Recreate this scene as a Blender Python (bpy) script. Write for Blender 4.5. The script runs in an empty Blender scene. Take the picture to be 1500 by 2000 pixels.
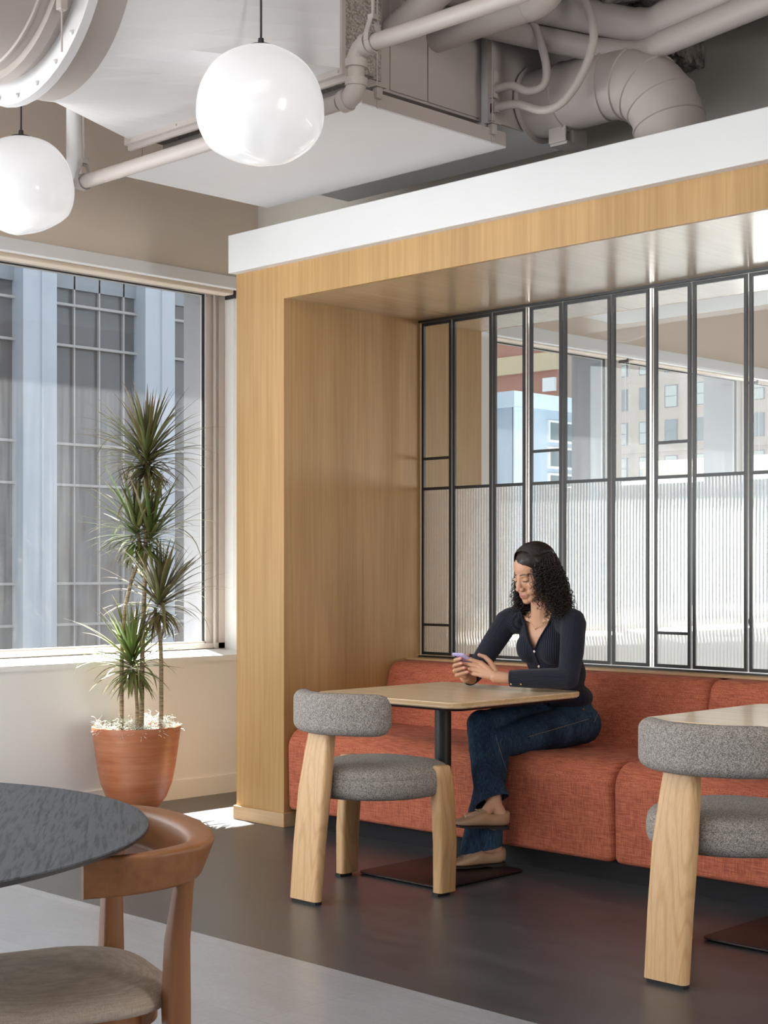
import bpy, bmesh, math, random
from math import sin, cos, pi, radians, sqrt
from mathutils import Vector, Matrix, noise as mnoise
random.seed(7)
sc = bpy.context.scene
COL = sc.collection

# ---------------------------------------------------------------- camera
TH = math.atan(2950 / 2985.0)
cam = bpy.data.cameras.new('camera'); cam_o = bpy.data.objects.new('camera', cam); COL.objects.link(cam_o)
cam.sensor_fit = 'AUTO'; cam.sensor_width = 36.0; cam.lens = 2985.0 * 36 / 2000
cam.shift_y = 110 / 2000.0; cam.clip_start = 0.05; cam.clip_end = 600
cam_o.location = (0, 0, 1.25); cam_o.rotation_euler = (pi / 2, 0, TH)
sc.camera = cam_o
FW = Vector((-sin(TH), cos(TH), 0)); RT = Vector((cos(TH), sin(TH), 0))

# ---------------------------------------------------------------- colour management
sc.view_settings.view_transform = 'Standard'; sc.view_settings.look = 'None'
sc.view_settings.gamma = 1.0; sc.view_settings.use_curve_mapping = False
sc.view_settings.exposure = 0.0
sc.cycles.max_bounces = 14; sc.cycles.transparent_max_bounces = 24
sc.cycles.transmission_bounces = 12; sc.cycles.diffuse_bounces = 6; sc.cycles.glossy_bounces = 5
sc.cycles.sample_clamp_indirect = 6.0
sc.cycles.use_denoising = True

# ---------------------------------------------------------------- world, sun, daylight
w = bpy.data.worlds.new('world'); sc.world = w; w.use_nodes = True
wn = w.node_tree.nodes; bg = wn['Background']
bg.inputs[0].default_value = (0.80, 0.89, 1.0, 1); bg.inputs[1].default_value = 1.3
sun = bpy.data.lights.new('sun', 'SUN'); sun.energy = 68.0; sun.angle = radians(0.6); sun.color = (1, 0.975, 0.95)
sun_o = bpy.data.objects.new('sun', sun); COL.objects.link(sun_o)
sd = Vector((0.52, -0.12, -1.0)); sun_o.rotation_euler = sd.to_track_quat('-Z', 'Y').to_euler()

def area(name, loc, direction, sx, sy, power, color=(1, 1, 1), spread=180):
    l = bpy.data.lights.new(name, 'AREA'); l.shape = 'RECTANGLE'; l.size = sx; l.size_y = sy
    l.energy = power; l.color = color; l.spread = radians(spread)
    o = bpy.data.objects.new(name, l); COL.objects.link(o); o.location = loc
    o.rotation_euler = Vector(direction).to_track_quat('-Z', 'Y').to_euler(); return o
# daylight entering by the windows the photograph does not show (behind and to the left of the camera)
area('daylight_front', (-4.6, -3.3, 1.75), (0, 1, 0.04), 4.0, 2.1, 88, (1.0, 0.97, 0.94))
area('daylight_near_left', (-6.5, 0.2, 1.8), (1, 0.30, -0.03), 5.6, 2.0, 190, (0.95, 0.98, 1.0))
area('fill_right', (3.4, 4.2, 1.9), (-1, 0.0, 0), 1.3, 2.2, 115, (1.0, 0.97, 0.94))  # fill lamp added to brighten the left wall, no window on this side
# far bay window past the right of the screen, then two added fills
area('daylight_far_bay', (-6.5, 12.0, 1.3), (1, -0.8, 0.5), 1.4, 1.0, 25, (1.0, 0.98, 0.95))
area('overhead_fill', (-3.2, 1.2, 3.95), (-0.15, 0.1, -1), 4.0, 4.0, 145, (1.0, 0.96, 0.91))  # soft fill added at ceiling height, no fixture there
area('fill_far_end', (0.9, 12.8, 1.4), (-0.3, -1, 0.2), 5.0, 1.6, 360, (1.0, 0.97, 0.93))  # fill added behind the screen, the end wall has no window
def portal(name, loc, direction, sx, sy):
    o = area(name, loc, direction, sx, sy, 1.0); o.data.cycles.is_portal = True
portal('portal_plant_bay', (-6.97, 4.4, 1.83), (1, 0, 0), 2.6, 2.1); portal('portal_far_bay', (-6.97, 10.2, 1.83), (1, 0, 0), 5.2, 2.1)

# ---------------------------------------------------------------- materials
def M(name, col=(0.8, 0.8, 0.8), rough=0.5, metal=0.0, spec=0.5, **kw):
    m = bpy.data.materials.new(name); m.use_nodes = True
    b = m.node_tree.nodes['Principled BSDF']
    b.inputs['Base Color'].default_value = (*col, 1); b.inputs['Roughness'].default_value = rough
    b.inputs['Metallic'].default_value = metal; b.inputs['Specular IOR Level'].default_value = spec
    for k, v in kw.items(): b.inputs[k.replace('_', ' ')].default_value = v
    return m
class NT:
    def __init__(s, m): s.t = m.node_tree; s.n = s.t.nodes; s.b = s.n.get('Principled BSDF')
    def new(s, typ, **kw):
        x = s.n.new(typ)
        for k, v in kw.items():
            if k.startswith('i_'):
                x.inputs[k[2:].replace('_', ' ')].default_value = v
            else: setattr(x, k, v)
        return x
    def ln(s, a, b): s.t.links.new(a, b)
    def coord(s, scale=(1, 1, 1), rot=(0, 0, 0)):
        tc = s.new('ShaderNodeTexCoord'); mp = s.new('ShaderNodeMapping')
        mp.inputs['Scale'].default_value = scale; mp.inputs['Rotation'].default_value = rot
        s.ln(tc.outputs['Object'], mp.inputs['Vector']); return mp.outputs['Vector']
    def noise(s, vec, scale=1, detail=4, rough=0.55, dist=0.0):
        x = s.new('ShaderNodeTexNoise'); x.inputs['Scale'].default_value = scale; x.inputs['Detail'].default_value = detail
        x.inputs['Roughness'].default_value = rough; x.inputs['Distortion'].default_value = dist
        s.ln(vec, x.inputs['Vector']); return x.outputs['Fac']
    def ramp(s, fac, stops):
        r = s.new('ShaderNodeValToRGB'); e = r.color_ramp.elements
        e[0].position = stops[0][0]; e[0].color = (*stops[0][1], 1); e[1].position = stops[-1][0]; e[1].color = (*stops[-1][1], 1)
        for p, c in stops[1:-1]:
            q = e.new(p); q.color = (*c, 1)
        s.ln(fac, r.inputs[0]); return r.outputs[0]
    def mix(s, f, a, b, mode='MIX'):
        x = s.new('ShaderNodeMix', data_type='RGBA', blend_type=mode)
        for sock, v in ((x.inputs[0], f), (x.inputs[6], a), (x.inputs[7], b)):
            if hasattr(v, 'default_value') or hasattr(v, 'is_linked'): s.ln(v, sock)
            elif isinstance(v, tuple): sock.default_value = (*v, 1)
            else: sock.default_value = v
        return x.outputs[2]
    def math(s, op, a, b=0.0):
        x = s.new('ShaderNodeMath', operation=op)
        for sock, v in ((x.inputs[0], a), (x.inputs[1], b)):
            if hasattr(v, 'is_linked'): s.ln(v, sock)
            else: sock.default_value = v
        return x.outputs[0]
    def bump(s, h, strength=0.2, dist=0.002):
        x = s.new('ShaderNodeBump'); x.inputs['Strength'].default_value = strength; x.inputs['Distance'].default_value = dist
        s.ln(h, x.inputs['Height']); s.ln(x.outputs[0], s.b.inputs['Normal'])
    def base(s, c): s.ln(c, s.b.inputs['Base Color'])
def axscale(axis, along, across):
    return {'x': (along, across, across), 'y': (across, along, across), 'z': (across, across, along)}[axis]
def wood(name, light, dark, axis='z', rough=0.42, grain=55, along=2.2, contrast=1.0, spec=0.4):
    m = M(name, light, rough, spec=spec); t = NT(m)
    f = t.noise(t.coord(axscale(axis, along, grain)), 1, 5, 0.6, 0.3)
    g = t.noise(t.coord(axscale(axis, 0.5, 5)), 1, 3, 0.5, 0.6)
    c1 = t.ramp(f, [(0.5 - 0.2 / contrast, dark), (0.5 + 0.14 / contrast, light)])
    d2 = tuple(x * 0.86 for x in light)
    c2 = t.ramp(g, [(0.35, (0.86, 0.84, 0.81)), (0.65, (1, 1, 1))])
    t.base(t.mix(1.0, c1, c2, 'MULTIPLY')); t.bump(f, 0.08, 0.001); return m
def ash(name, light, dark, axis='z', rough=0.45):
    m = M(name, light, rough, spec=0.4); t = NT(m)
    g_ = t.noise(t.coord(axscale(axis, 0.9, 8.5)), 1, 1, 0.4, 0.0)
    wv = t.math('MULTIPLY', t.math('ADD', t.math('SINE', t.math('MULTIPLY', g_, 95.0)), 1.0), 0.5)
    f = t.noise(t.coord(axscale(axis, 3, 160)), 1, 3, 0.6)
    c1 = t.ramp(wv, [(0.0, dark), (0.4, light), (1.0, light)])
    c2 = t.ramp(f, [(0.3, (0.88, 0.86, 0.83)), (0.6, (1, 1, 1))])
    t.base(t.mix(1.0, c1, c2, 'MULTIPLY')); t.bump(f, 0.05, 0.001); return m
def linen(name, a, b, s=1.0, rough=0.85, bump=0.35):
    m = M(name, a, rough, spec=0.15); t = NT(m)
    n1 = t.noise(t.coord((18 * s, 18 * s, 420 * s)), 1, 2, 0.6); n2 = t.noise(t.coord((420 * s, 420 * s, 18 * s)), 1, 2, 0.6)
    n3 = t.noise(t.coord((6, 6, 6)), 1, 3, 0.6)
    h = t.math('ADD', n1, n2); c = t.ramp(h, [(0.78, b), (1.0, tuple((x + y) / 2 for x, y in zip(a, b))), (1.2, a)])
    e = [x for x in t.n if x.type == 'VALTORGB'][-1].color_ramp.elements
    h2 = t.math('MULTIPLY', h, 0.5)
    r = t.ramp(h2, [(0.40, b), (0.60, a)])
    v = t.ramp(n3, [(0.3, (0.9, 0.88, 0.87)), (0.7, (1, 1, 1))])
    t.base(t.mix(1.0, r, v, 'MULTIPLY')); t.bump(h2, bump, 0.001)
    t.b.inputs['Sheen Weight'].default_value = 0.03
    return m
def tweed(name, lo, hi, scale=400):
    m = M(name, hi, 0.9, spec=0.1); t = NT(m)
    v = t.new('ShaderNodeTexVoronoi'); v.inputs['Scale'].default_value = scale; t.ln(t.coord((1, 1, 1.25)), v.inputs['Vector'])
    n = t.noise(t.coord(), scale * 1.7, 2)
    sep = t.new('ShaderNodeSeparateColor'); t.ln(v.outputs['Color'], sep.inputs[0])
    f = t.math('ADD', t.math('MULTIPLY', sep.outputs[0], 0.6), t.math('MULTIPLY', n, 0.5))
    t.base(t.ramp(f, [(0.22, lo), (0.55, tuple((a + b) * 0.5 for a, b in zip(lo, hi))), (0.78, hi)]))
    t.bump(t.math('SUBTRACT', 1.0, v.outputs['Distance']), 0.5, 0.002)
    t.b.inputs['Sheen Weight'].default_value = 0.05
    return m
def painted(name, col, rough=0.55, bump=0.05, var=0.03):
    m = M(name, col, rough, spec=0.3); t = NT(m); n = t.noise(t.coord((1, 1, 1)), 1.3, 4)
    t.base(t.ramp(n, [(0.3, tuple(x * (1 - var) for x in col)), (0.7, tuple(min(1, x * (1 + var)) for x in col))]))
    t.bump(t.noise(t.coord(), 90, 3), bump, 0.001); return m

m_white = painted('white_paint', (0.86, 0.85, 0.83), 0.5)
m_beige = painted('beige_wall_paint', (0.76, 0.665, 0.565), 0.6)
m_grey = painted('warm_grey_paint', (0.58, 0.55, 0.50), 0.6)
m_duct = painted('duct_paint', (0.43, 0.38, 0.352), 0.42, 0.08)
m_duct_lit = painted('duct_paint_lit', (0.70, 0.69, 0.69), 0.5)  # lighter copy of the duct paint, light from below put into the colour
m_sill = painted('sill_paint', (0.86, 0.86, 0.86), 0.35)
m_oak = wood('oak_veneer_vertical', (0.55, 0.345, 0.148), (0.455, 0.27, 0.105), 'z', 0.42, 60, 1.6)
m_oaky = wood('oak_veneer_soffit', (0.72, 0.52, 0.30), (0.62, 0.43, 0.235), 'y', 0.27, 60, 1.6, spec=0.7)  # same oak lightened, light on the soffit put into its colour
for q_, v_ in (('Coat Weight', 0.9), ('Coat Roughness', 0.22)): m_oaky.node_tree.nodes['Principled BSDF'].inputs[q_].default_value = v_
m_oakx = wood('oak_veneer_skirting', (0.62, 0.43, 0.25), (0.53, 0.345, 0.18), 'x', 0.42, 60, 1.6)
m_table = wood('table_laminate', (0.84, 0.66, 0.44), (0.64, 0.47, 0.30), 'x', 0.30, 45, 1.4, spec=0.3)
for q_, v_ in (('Coat Weight', 0.12), ('Coat Roughness', 0.15)): m_table.node_tree.nodes['Principled BSDF'].inputs[q_].default_value = v_
m_tedge = wood('table_edge', (0.60, 0.42, 0.22), (0.50, 0.33, 0.16), 'x', 0.4, 50, 1.4)
m_ash = ash('pale_ash_wood', (0.59, 0.375, 0.19), (0.52, 0.315, 0.148))
m_walnut = wood('warm_brown_beech', (0.27, 0.112, 0.04), (0.21, 0.08, 0.028), 'z', 0.45, 40, 2.0)
m_walnutr = wood('warm_brown_beech_rail', (0.27, 0.112, 0.04), (0.21, 0.08, 0.028), 'y', 0.45, 40, 2.0)
m_tweed = tweed('grey_tweed', (0.11, 0.095, 0.085), (0.42, 0.385, 0.355))
m_terra = linen('terracotta_linen', (0.60, 0.19, 0.105), (0.31, 0.08, 0.05))
m_seatg = linen('warm_grey_linen', (0.52, 0.43, 0.35), (0.38, 0.305, 0.24), 1.4, bump=0.2)
m_trimw = painted('bulkhead_white', (0.76, 0.76, 0.755), 0.5)
m_black = M('black_powder_coat', (0.012, 0.012, 0.013), 0.42)
m_screen = M('black_screen_steel', (0.014, 0.014, 0.014), 0.38)
m_plinth = M('black_plinth', (0.010, 0.010, 0.012), 0.6, spec=0.25)
m_base = M('dark_brown_steel', (0.020, 0.009, 0.008), 0.45)
m_rubber = M('black_rubber', (0.015, 0.015, 0.015), 0.8)
m_alu = M('anodised_frame', (0.60, 0.545, 0.50), 0.38, 0.35)
m_steel = M('bright_steel', (0.65, 0.63, 0.60), 0.25, 1.0)
m_gold = M('gold', (0.85, 0.60, 0.28), 0.25, 1.0)
m_globe = M('opal_glass', (0.42, 0.42, 0.43), 0.18, spec=0.35, Coat_Weight=0.22, Coat_Roughness=0.03)
m_globe.node_tree.nodes['Principled BSDF'].inputs['Emission Color'].default_value = (1, 0.985, 0.98, 1)
m_globe.node_tree.nodes['Principled BSDF'].inputs['Emission Strength'].default_value = 0.52
m_cord = M('dark_cord', (0.03, 0.03, 0.035), 0.6)

def blackoak():
    m = M('black_stained_oak', (0.06, 0.065, 0.075), 0.45, spec=0.5); t = NT(m)
    f = t.noise(t.coord((9, 120, 60), (0, 0, -0.4)), 1, 4, 0.6, 0.4)
    t.base(t.ramp(f, [(0.38, (0.018, 0.020, 0.025)), (0.52, (0.065, 0.073, 0.086))])); t.bump(f, 0.3, 0.001); return m
m_boak = blackoak()
def concrete():
    m = M('rough_concrete', (0.2, 0.16, 0.14), 0.9); t = NT(m); n = t.noise(t.coord(), 14, 6, 0.7)
    t.base(t.ramp(n, [(0.35, (0.05, 0.04, 0.035)), (0.6, (0.33, 0.28, 0.25))])); t.bump(n, 0.9, 0.03); return m
m_conc = concrete()
def tiles(name, a, b, c):
    m = M(name, a, 0.42, spec=0.45); t = NT(m)
    br = t.new('ShaderNodeTexBrick'); br.offset = 0.5; t.ln(t.coord((1, 1, 1)), br.inputs['Vector'])
    br.inputs['Color1'].default_value = (*a, 1); br.inputs['Color2'].default_value = (*b, 1); br.inputs['Mortar'].default_value = (*[x * 0.7 for x in a], 1)
    br.inputs['Scale'].default_value = 1.0; br.inputs['Mortar Size'].default_value = 0.0012; br.inputs['Bias'].default_value = 0.0
    br.inputs['Brick Width'].default_value = 0.92; br.inputs['Row Height'].default_value = 0.46
    n = t.noise(t.coord((3, 9, 1), (0, 0, 0.5)), 1, 7, 0.65, 0.8); n2 = t.noise(t.coord(), 60, 5, 0.7)
    v = t.ramp(n, [(0.3, c), (0.7, (1, 1, 1))]); v2 = t.ramp(n2, [(0.3, (0.86, 0.86, 0.86)), (0.7, (1, 1, 1))])
    t.base(t.mix(1.0, t.mix(1.0, br.outputs['Color'], v, 'MULTIPLY'), v2, 'MULTIPLY'))
    r = t.new('ShaderNodeMapRange'); t.ln(n, r.inputs[0]); r.inputs[3].default_value = 0.30; r.inputs[4].default_value = 0.46
    t.ln(r.outputs[0], t.b.inputs['Roughness']); t.bump(n2, 0.08, 0.001); return m
m_floor_d = tiles('charcoal_stone_tile', (0.086, 0.088, 0.096), (0.066, 0.068, 0.075), (0.60, 0.60, 0.60))
m_floor_l = tiles('light_grey_stone_tile', (0.38, 0.395, 0.425), (0.33, 0.345, 0.375), (0.80, 0.80, 0.80))

for q_, v_ in (('Coat Weight', 0.5), ('Coat Roughness', 0.25)): m_floor_l.node_tree.nodes['Principled BSDF'].inputs[q_].default_value = v_
for q_, v_ in (('Coat Weight', 0.35), ('Coat Roughness', 0.3)): m_floor_d.node_tree.nodes['Principled BSDF'].inputs[q_].default_value = v_
def glassmat(name, dirt=0.0, tint=(0.97, 0.985, 0.98)):
    m = bpy.data.materials.new(name); m.use_nodes = True; t = NT(m); n = t.n
    out = [x for x in n if x.type == 'OUTPUT_MATERIAL'][0]; n.remove(t.b)
    tr = t.new('ShaderNodeBsdfTransparent'); tr.inputs[0].default_value = (*tint, 1)
    gl = t.new('ShaderNodeBsdfGlossy'); gl.inputs['Roughness'].default_value = 0.01
    lw_ = t.new('ShaderNodeLayerWeight'); lw_.inputs[0].default_value = 0.5
    fr = t.math('ADD', 0.035, t.math('MULTIPLY', t.math('POWER', lw_.outputs['Facing'], 4.0), 0.8))
    mx = t.new('ShaderNodeMixShader'); t.ln(fr, mx.inputs[0]); t.ln(tr.outputs[0], mx.inputs[1]); t.ln(gl.outputs[0], mx.inputs[2])
    last = mx.outputs[0]
    if dirt:
        f1 = t.noise(t.coord((1, 60, 1.2)), 1, 5, 0.65); f2 = t.noise(t.coord((1, 8, 0.8)), 1, 3, 0.6); f3 = t.noise(t.coord(), 220, 2, 0.8)
        f = t.math('MULTIPLY', t.math('MULTIPLY', f1, f2), t.math('ADD', f3, 0.35))
        r = t.new('ShaderNodeMapRange'); t.ln(f, r.inputs[0]); r.inputs[1].default_value = 0.08; r.inputs[2].default_value = 0.4
        r.inputs[3].default_value = dirt * 0.25; r.inputs[4].default_value = dirt * 1.7
        df = t.new('ShaderNodeBsdfDiffuse'); df.inputs[0].default_value = (0.85, 0.86, 0.88, 1)
        ts = t.new('ShaderNodeBsdfTranslucent'); ts.inputs[0].default_value = (0.85, 0.86, 0.88, 1)
        m3 = t.new('ShaderNodeMixShader'); m3.inputs[0].default_value = 0.6; t.ln(df.outputs[0], m3.inputs[1]); t.ln(ts.outputs[0], m3.inputs[2])
        m2 = t.new('ShaderNodeMixShader'); t.ln(r.outputs[0], m2.inputs[0]); t.ln(last, m2.inputs[1]); t.ln(m3.outputs[0], m2.inputs[2]); last = m2.outputs[0]
    t.ln(last, out.inputs[0]); return m
m_glass = glassmat('clear_glass')
m_winglass = glassmat('dusty_window_glass', 0.016)
def ribglass():
    m = bpy.data.materials.new('ribbed_glass'); m.use_nodes = True; t = NT(m); n = t.n
    out = [x for x in n if x.type == 'OUTPUT_MATERIAL'][0]; n.remove(t.b)
    rf = t.new('ShaderNodeBsdfGlass'); rf.inputs['Roughness'].default_value = 0.06; rf.inputs['IOR'].default_value = 1.46; rf.inputs[0].default_value = (0.98, 1, 0.99, 1)
    tr = t.new('ShaderNodeBsdfTransparent'); tr.inputs[0].default_value = (1, 1, 1, 1)
    ts = t.new('ShaderNodeBsdfTranslucent'); ts.inputs[0].default_value = (0.95, 0.97, 0.96, 1)
    a = t.new('ShaderNodeMixShader'); a.inputs[0].default_value = 0.34; t.ln(rf.outputs[0], a.inputs[1]); t.ln(tr.outputs[0], a.inputs[2])
    b = t.new('ShaderNodeMixShader'); b.inputs[0].default_value = 0.10; t.ln(a.outputs[0], b.inputs[1]); t.ln(ts.outputs[0], b.inputs[2])
    t.ln(b.outputs[0], out.inputs[0]); return m
m_rib = ribglass()

# ---------------------------------------------------------------- mesh helpers
class MB:
    def __init__(s): s.v = []; s.f = []; s.mi = []
    def add(s, vs, fs, mi=0):
        o = len(s.v); s.v += [tuple(p) for p in vs]; s.f += [tuple(i + o for i in f) for f in fs]; s.mi += [mi] * len(fs)
    def box(s, lo, hi, mi=0):
        x0, y0, z0 = lo; x1, y1, z1 = hi
        s.add([(x0,y0,z0),(x1,y0,z0),(x1,y1,z0),(x0,y1,z0),(x0,y0,z1),(x1,y0,z1),(x1,y1,z1),(x0,y1,z1)],
              [(0,3,2,1),(4,5,6,7),(0,1,5,4),(1,2,6,5),(2,3,7,6),(3,0,4,7)], mi); return s
    def bbox(s, lo, hi, r=0.01, seg=2, mi=0):
        bm = bmesh.new(); bmesh.ops.create_cube(bm, size=1)
        for v in bm.verts: v.co = Vector([(lo[i] + hi[i]) / 2 + v.co[i] * (hi[i] - lo[i]) for i in range(3)])
        bmesh.ops.bevel(bm, geom=list(bm.edges), offset=r, segments=seg, profile=0.5, affect='EDGES')
        bm.verts.index_update(); s.add([v.co[:] for v in bm.verts], [[v.index for v in f.verts] for f in bm.faces], mi); bm.free(); return s
    def loft(s, rings, cap=True, closed=False, mi=0):
        n = len(rings[0]); vs = [p for r in rings for p in r]; fs = []
        m = len(rings)
        for i in range(m if closed else m - 1):
            a, b = i * n, ((i + 1) % m) * n
            for j in range(n): k = (j + 1) % n; fs.append((a + j, a + k, b + k, b + j))
        if cap and not closed: fs.append(tuple(range(n - 1, -1, -1))); fs.append(tuple((m - 1) * n + j for j in range(n)))
        s.add(vs, fs, mi); return s
    def tube(s, pts, r, n=12, mi=0, cap=True):
        pts = [Vector(p) for p in pts]; rr = r if isinstance(r, (list, tuple)) else [r] * len(pts)
        rings = []; up = None
        for i, p in enumerate(pts):
            t = (pts[min(i + 1, len(pts) - 1)] - pts[max(i - 1, 0)]).normalized()
            if up is None: up = Vector((0, 0, 1)) if abs(t.z) < 0.9 else Vector((1, 0, 0))
            u = (up - t * up.dot(t)); u = u.normalized() if u.length > 1e-6 else t.orthogonal().normalized()
            up = u; v = t.cross(u)
            rings.append([p + (u * cos(2 * pi * j / n) + v * sin(2 * pi * j / n)) * rr[i] for j in range(n)])
        return s.loft(rings, cap, mi=mi)
    def lathe(s, prof, c=(0, 0, 0), n=48, mi=0, cap=True):
        rings = [[(c[0] + r * cos(2 * pi * j / n), c[1] + r * sin(2 * pi * j / n), c[2] + z) for j in range(n)] for r, z in prof]
        return s.loft(rings, cap, mi=mi)
    def sphere(s, c, r, n=16, mi=0, sc=(1, 1, 1)):
        m = n // 2; rings = []
        for i in range(m + 1):
            a = -pi / 2 + pi * i / m; rr = max(cos(a), 0.02)
            rings.append([(c[0] + r * sc[0] * rr * cos(2 * pi * j / n), c[1] + r * sc[1] * rr * sin(2 * pi * j / n), c[2] + r * sc[2] * sin(a)) for j in range(n)])
        return s.loft(rings, True, mi=mi)
    def build(s, name, mat, parent=None, smooth=False, angle=None):
        me = bpy.data.meshes.new(name); me.from_pydata(s.v, [], s.f)
        mats = mat if isinstance(mat, (list, tuple)) else [mat]
        for m in mats: me.materials.append(m)
        if len(mats) > 1: me.polygons.foreach_set('material_index', s.mi)
        me.update(); o = bpy.data.objects.new(name, me); COL.objects.link(o)
        bm = bmesh.new(); bm.from_mesh(me); bmesh.ops.recalc_face_normals(bm, faces=bm.faces); bm.to_mesh(me); bm.free()
        if smooth:
            me.polygons.foreach_set('use_smooth', [True] * len(me.polygons))
            if angle: me.set_sharp_from_angle(angle=radians(angle))
        if parent: o.parent = parent
        return o
def rrect(hx, hy, r, n=5):
    out = []
    for sx, sy, a0 in ((1, 1, 0), (-1, 1, 90), (-1, -1, 180), (1, -1, 270)):
        for k in range(n + 1):
            a = radians(a0 + 90 * k / n); out.append((sx * (hx - r) + r * cos(a), sy * (hy - r) + r * sin(a)))
    return out
def tag(o, label=None, cat=None, group=None, kind=None):
    if label: o['label'] = label
    if cat: o['category'] = cat
    if group: o['group'] = group
    if kind: o['kind'] = kind
    return o
def thing(name, label, cat, loc=(0, 0, 0), rz=0.0, group=None, kind=None):
    o = bpy.data.objects.new(name, None); COL.objects.link(o); o.location = loc; o.rotation_euler = (0, 0, rz); o.empty_display_size = 0.1
    return tag(o, label, cat, group, kind)
def struct(name, mb, mat, label=None, smooth=False, cat='wall'):
    return tag(mb.build(name, mat, None, smooth), label, cat, None, 'structure')
def copy_tree(o, parent=None):
    c = o.copy(); COL.objects.link(c)
    if parent: c.parent = parent
    for ch in list(o.children): copy_tree(ch, c)
    return c
def bez(pts, n=10):
    P = [Vector(p) for p in pts]; P = [2 * P[0] - P[1]] + P + [2 * P[-1] - P[-2]]; out = []
    for i in range(1, len(P) - 2):
        for k in range(n):
            t = k / n; a, b, c, d = P[i - 1:i + 3]
            out.append(0.5 * ((2 * b) + (-a + c) * t + (2 * a - 5 * b + 4 * c - d) * t * t + (-a + 3 * b - 3 * c + d) * t ** 3))
    out.append(P[-2]); return out
def cam_pt(L, D, z=0.0):
    p = FW * D + RT * L; return Vector((p.x, p.y, z))

# ================================================================ ROOM SHELL
XW, XG = -6.62, -6.85          # inner face of the window wall, glass plane
f = MB()
f.add([(-7.2, 3.28, 0), (3.5, 3.28, 0), (3.5, 6.4, 0), (-7.2, 6.4, 0)], [(0, 1, 2, 3)], 0)
f.add([(-7.2, 6.4, 0), (3.5, 6.4, 0), (3.5, 13, 0), (-7.2, 13, 0)], [(0, 1, 2, 3)], 1)  # light tile past the screen, added to bounce light up to the soffit
f.add([(-7.2, -3.6, 0), (3.5, -3.6, 0), (3.5, 3.28, 0), (-7.2, 3.28, 0)], [(0, 1, 2, 3)], 1)
f.add([(-7.2, -3.6, -0.1), (3.5, -3.6, -0.1), (3.5, 13, -0.1), (-7.2, 13, -0.1)], [(0, 3, 2, 1)], 0)
struct('floor', f, [m_floor_d, m_floor_l], 'stone-look tiled floor, charcoal by the booth and light grey nearer', cat='floor')
c = MB(); c.box((-7.2, -3.6, 4.0), (3.5, 13, 4.2)); struct('ceiling', c, m_conc, 'rough exposed concrete ceiling above the pipes', cat='ceiling')

wl = MB(); XO = XG - 0.065
wl.box((XO, -3.6, 0), (XW, 13, 0.765)); wl.box((XO, -3.6, 2.875), (XW, 13, 4.0))
for y0, y1 in ((5.60, 7.74), (-3.6, -2.8), (2.95, 3.1), (12.75, 13)): wl.box((XO, y0, 0.765), (XW, y1, 2.875))
we_ = MB(); we_.box((-7.2, -3.6, 0), (XO, 13, 0.765)); we_.box((-7.2, -3.6, 2.875), (XO, 13, 4.0))
for y0, y1 in ((5.60, 7.74), (-3.6, -2.8), (2.95, 3.1), (12.75, 13)): we_.box((-7.2, y0, 0.765), (XO, y1, 2.875))
for y in (9.40, 11.22): we_.box((-7.2, y - 0.07, 0.765), (XO, y + 0.07, 2.875))
struct('wall_outer', we_, painted('outer_stone', (0.30, 0.30, 0.31), 0.8), 'grey outer face of the window wall')
for mi_, b in enumerate(wl.f): pass
wlo = struct('wall_left', wl, [m_beige, m_white], 'window wall, white below the sills and beige above the windows')
for p in wlo.data.polygons:
    if p.center.z < 2.87: p.material_index = 1
bb = MB(); bb.box((XW, -3.6, 0), (XW + 0.012, 5.68, 0.10)); struct('baseboard_left', bb, m_white, 'low white baseboard under the window with the plant', cat='baseboard')
hd = MB(); hd.bbox((XW - 0.03, -3.6, 2.815), (XW + 0.015, 5.679, 2.882), 0.003); hd.bbox((XW - 0.03, 7.6, 2.80), (XW + 0.015, 12.99, 2.895), 0.003)
struct('trim_1', hd, m_sill, 'white head trim running above the windows', cat='trim')

wp = MB(); wp.box((XW - 0.58, 5.68, 0), (-5.80, 5.84, 4.0)); wp.box((-5.80, 5.68, 2.74), (3.5, 5.84, 4.0))
struct('wall_partition', wp, m_grey, 'pale grey partition wall behind and above the oak booth')
wb = MB(); wb.box((-7.2, -3.8, 0), (3.5, -3.6, 0.7)); wb.box((-7.2, -3.8, 2.9), (3.5, -3.6, 4.0)); wb.box((2.4, -3.8, 0.7), (3.5, -3.6, 2.9)); wb.box((-7.2, -3.8, 0.7), (-6.6, -3.6, 2.9))
struct('wall_front', wb, m_white)
wr = MB(); wr.box((3.5, -3.8, 0), (3.7, 13, 4.0)); struct('wall_right', wr, m_white)
we = MB(); we.box((-7.2, 13, 0), (3.5, 13.2, 4.0)); struct('wall_back', we, m_white)

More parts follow.
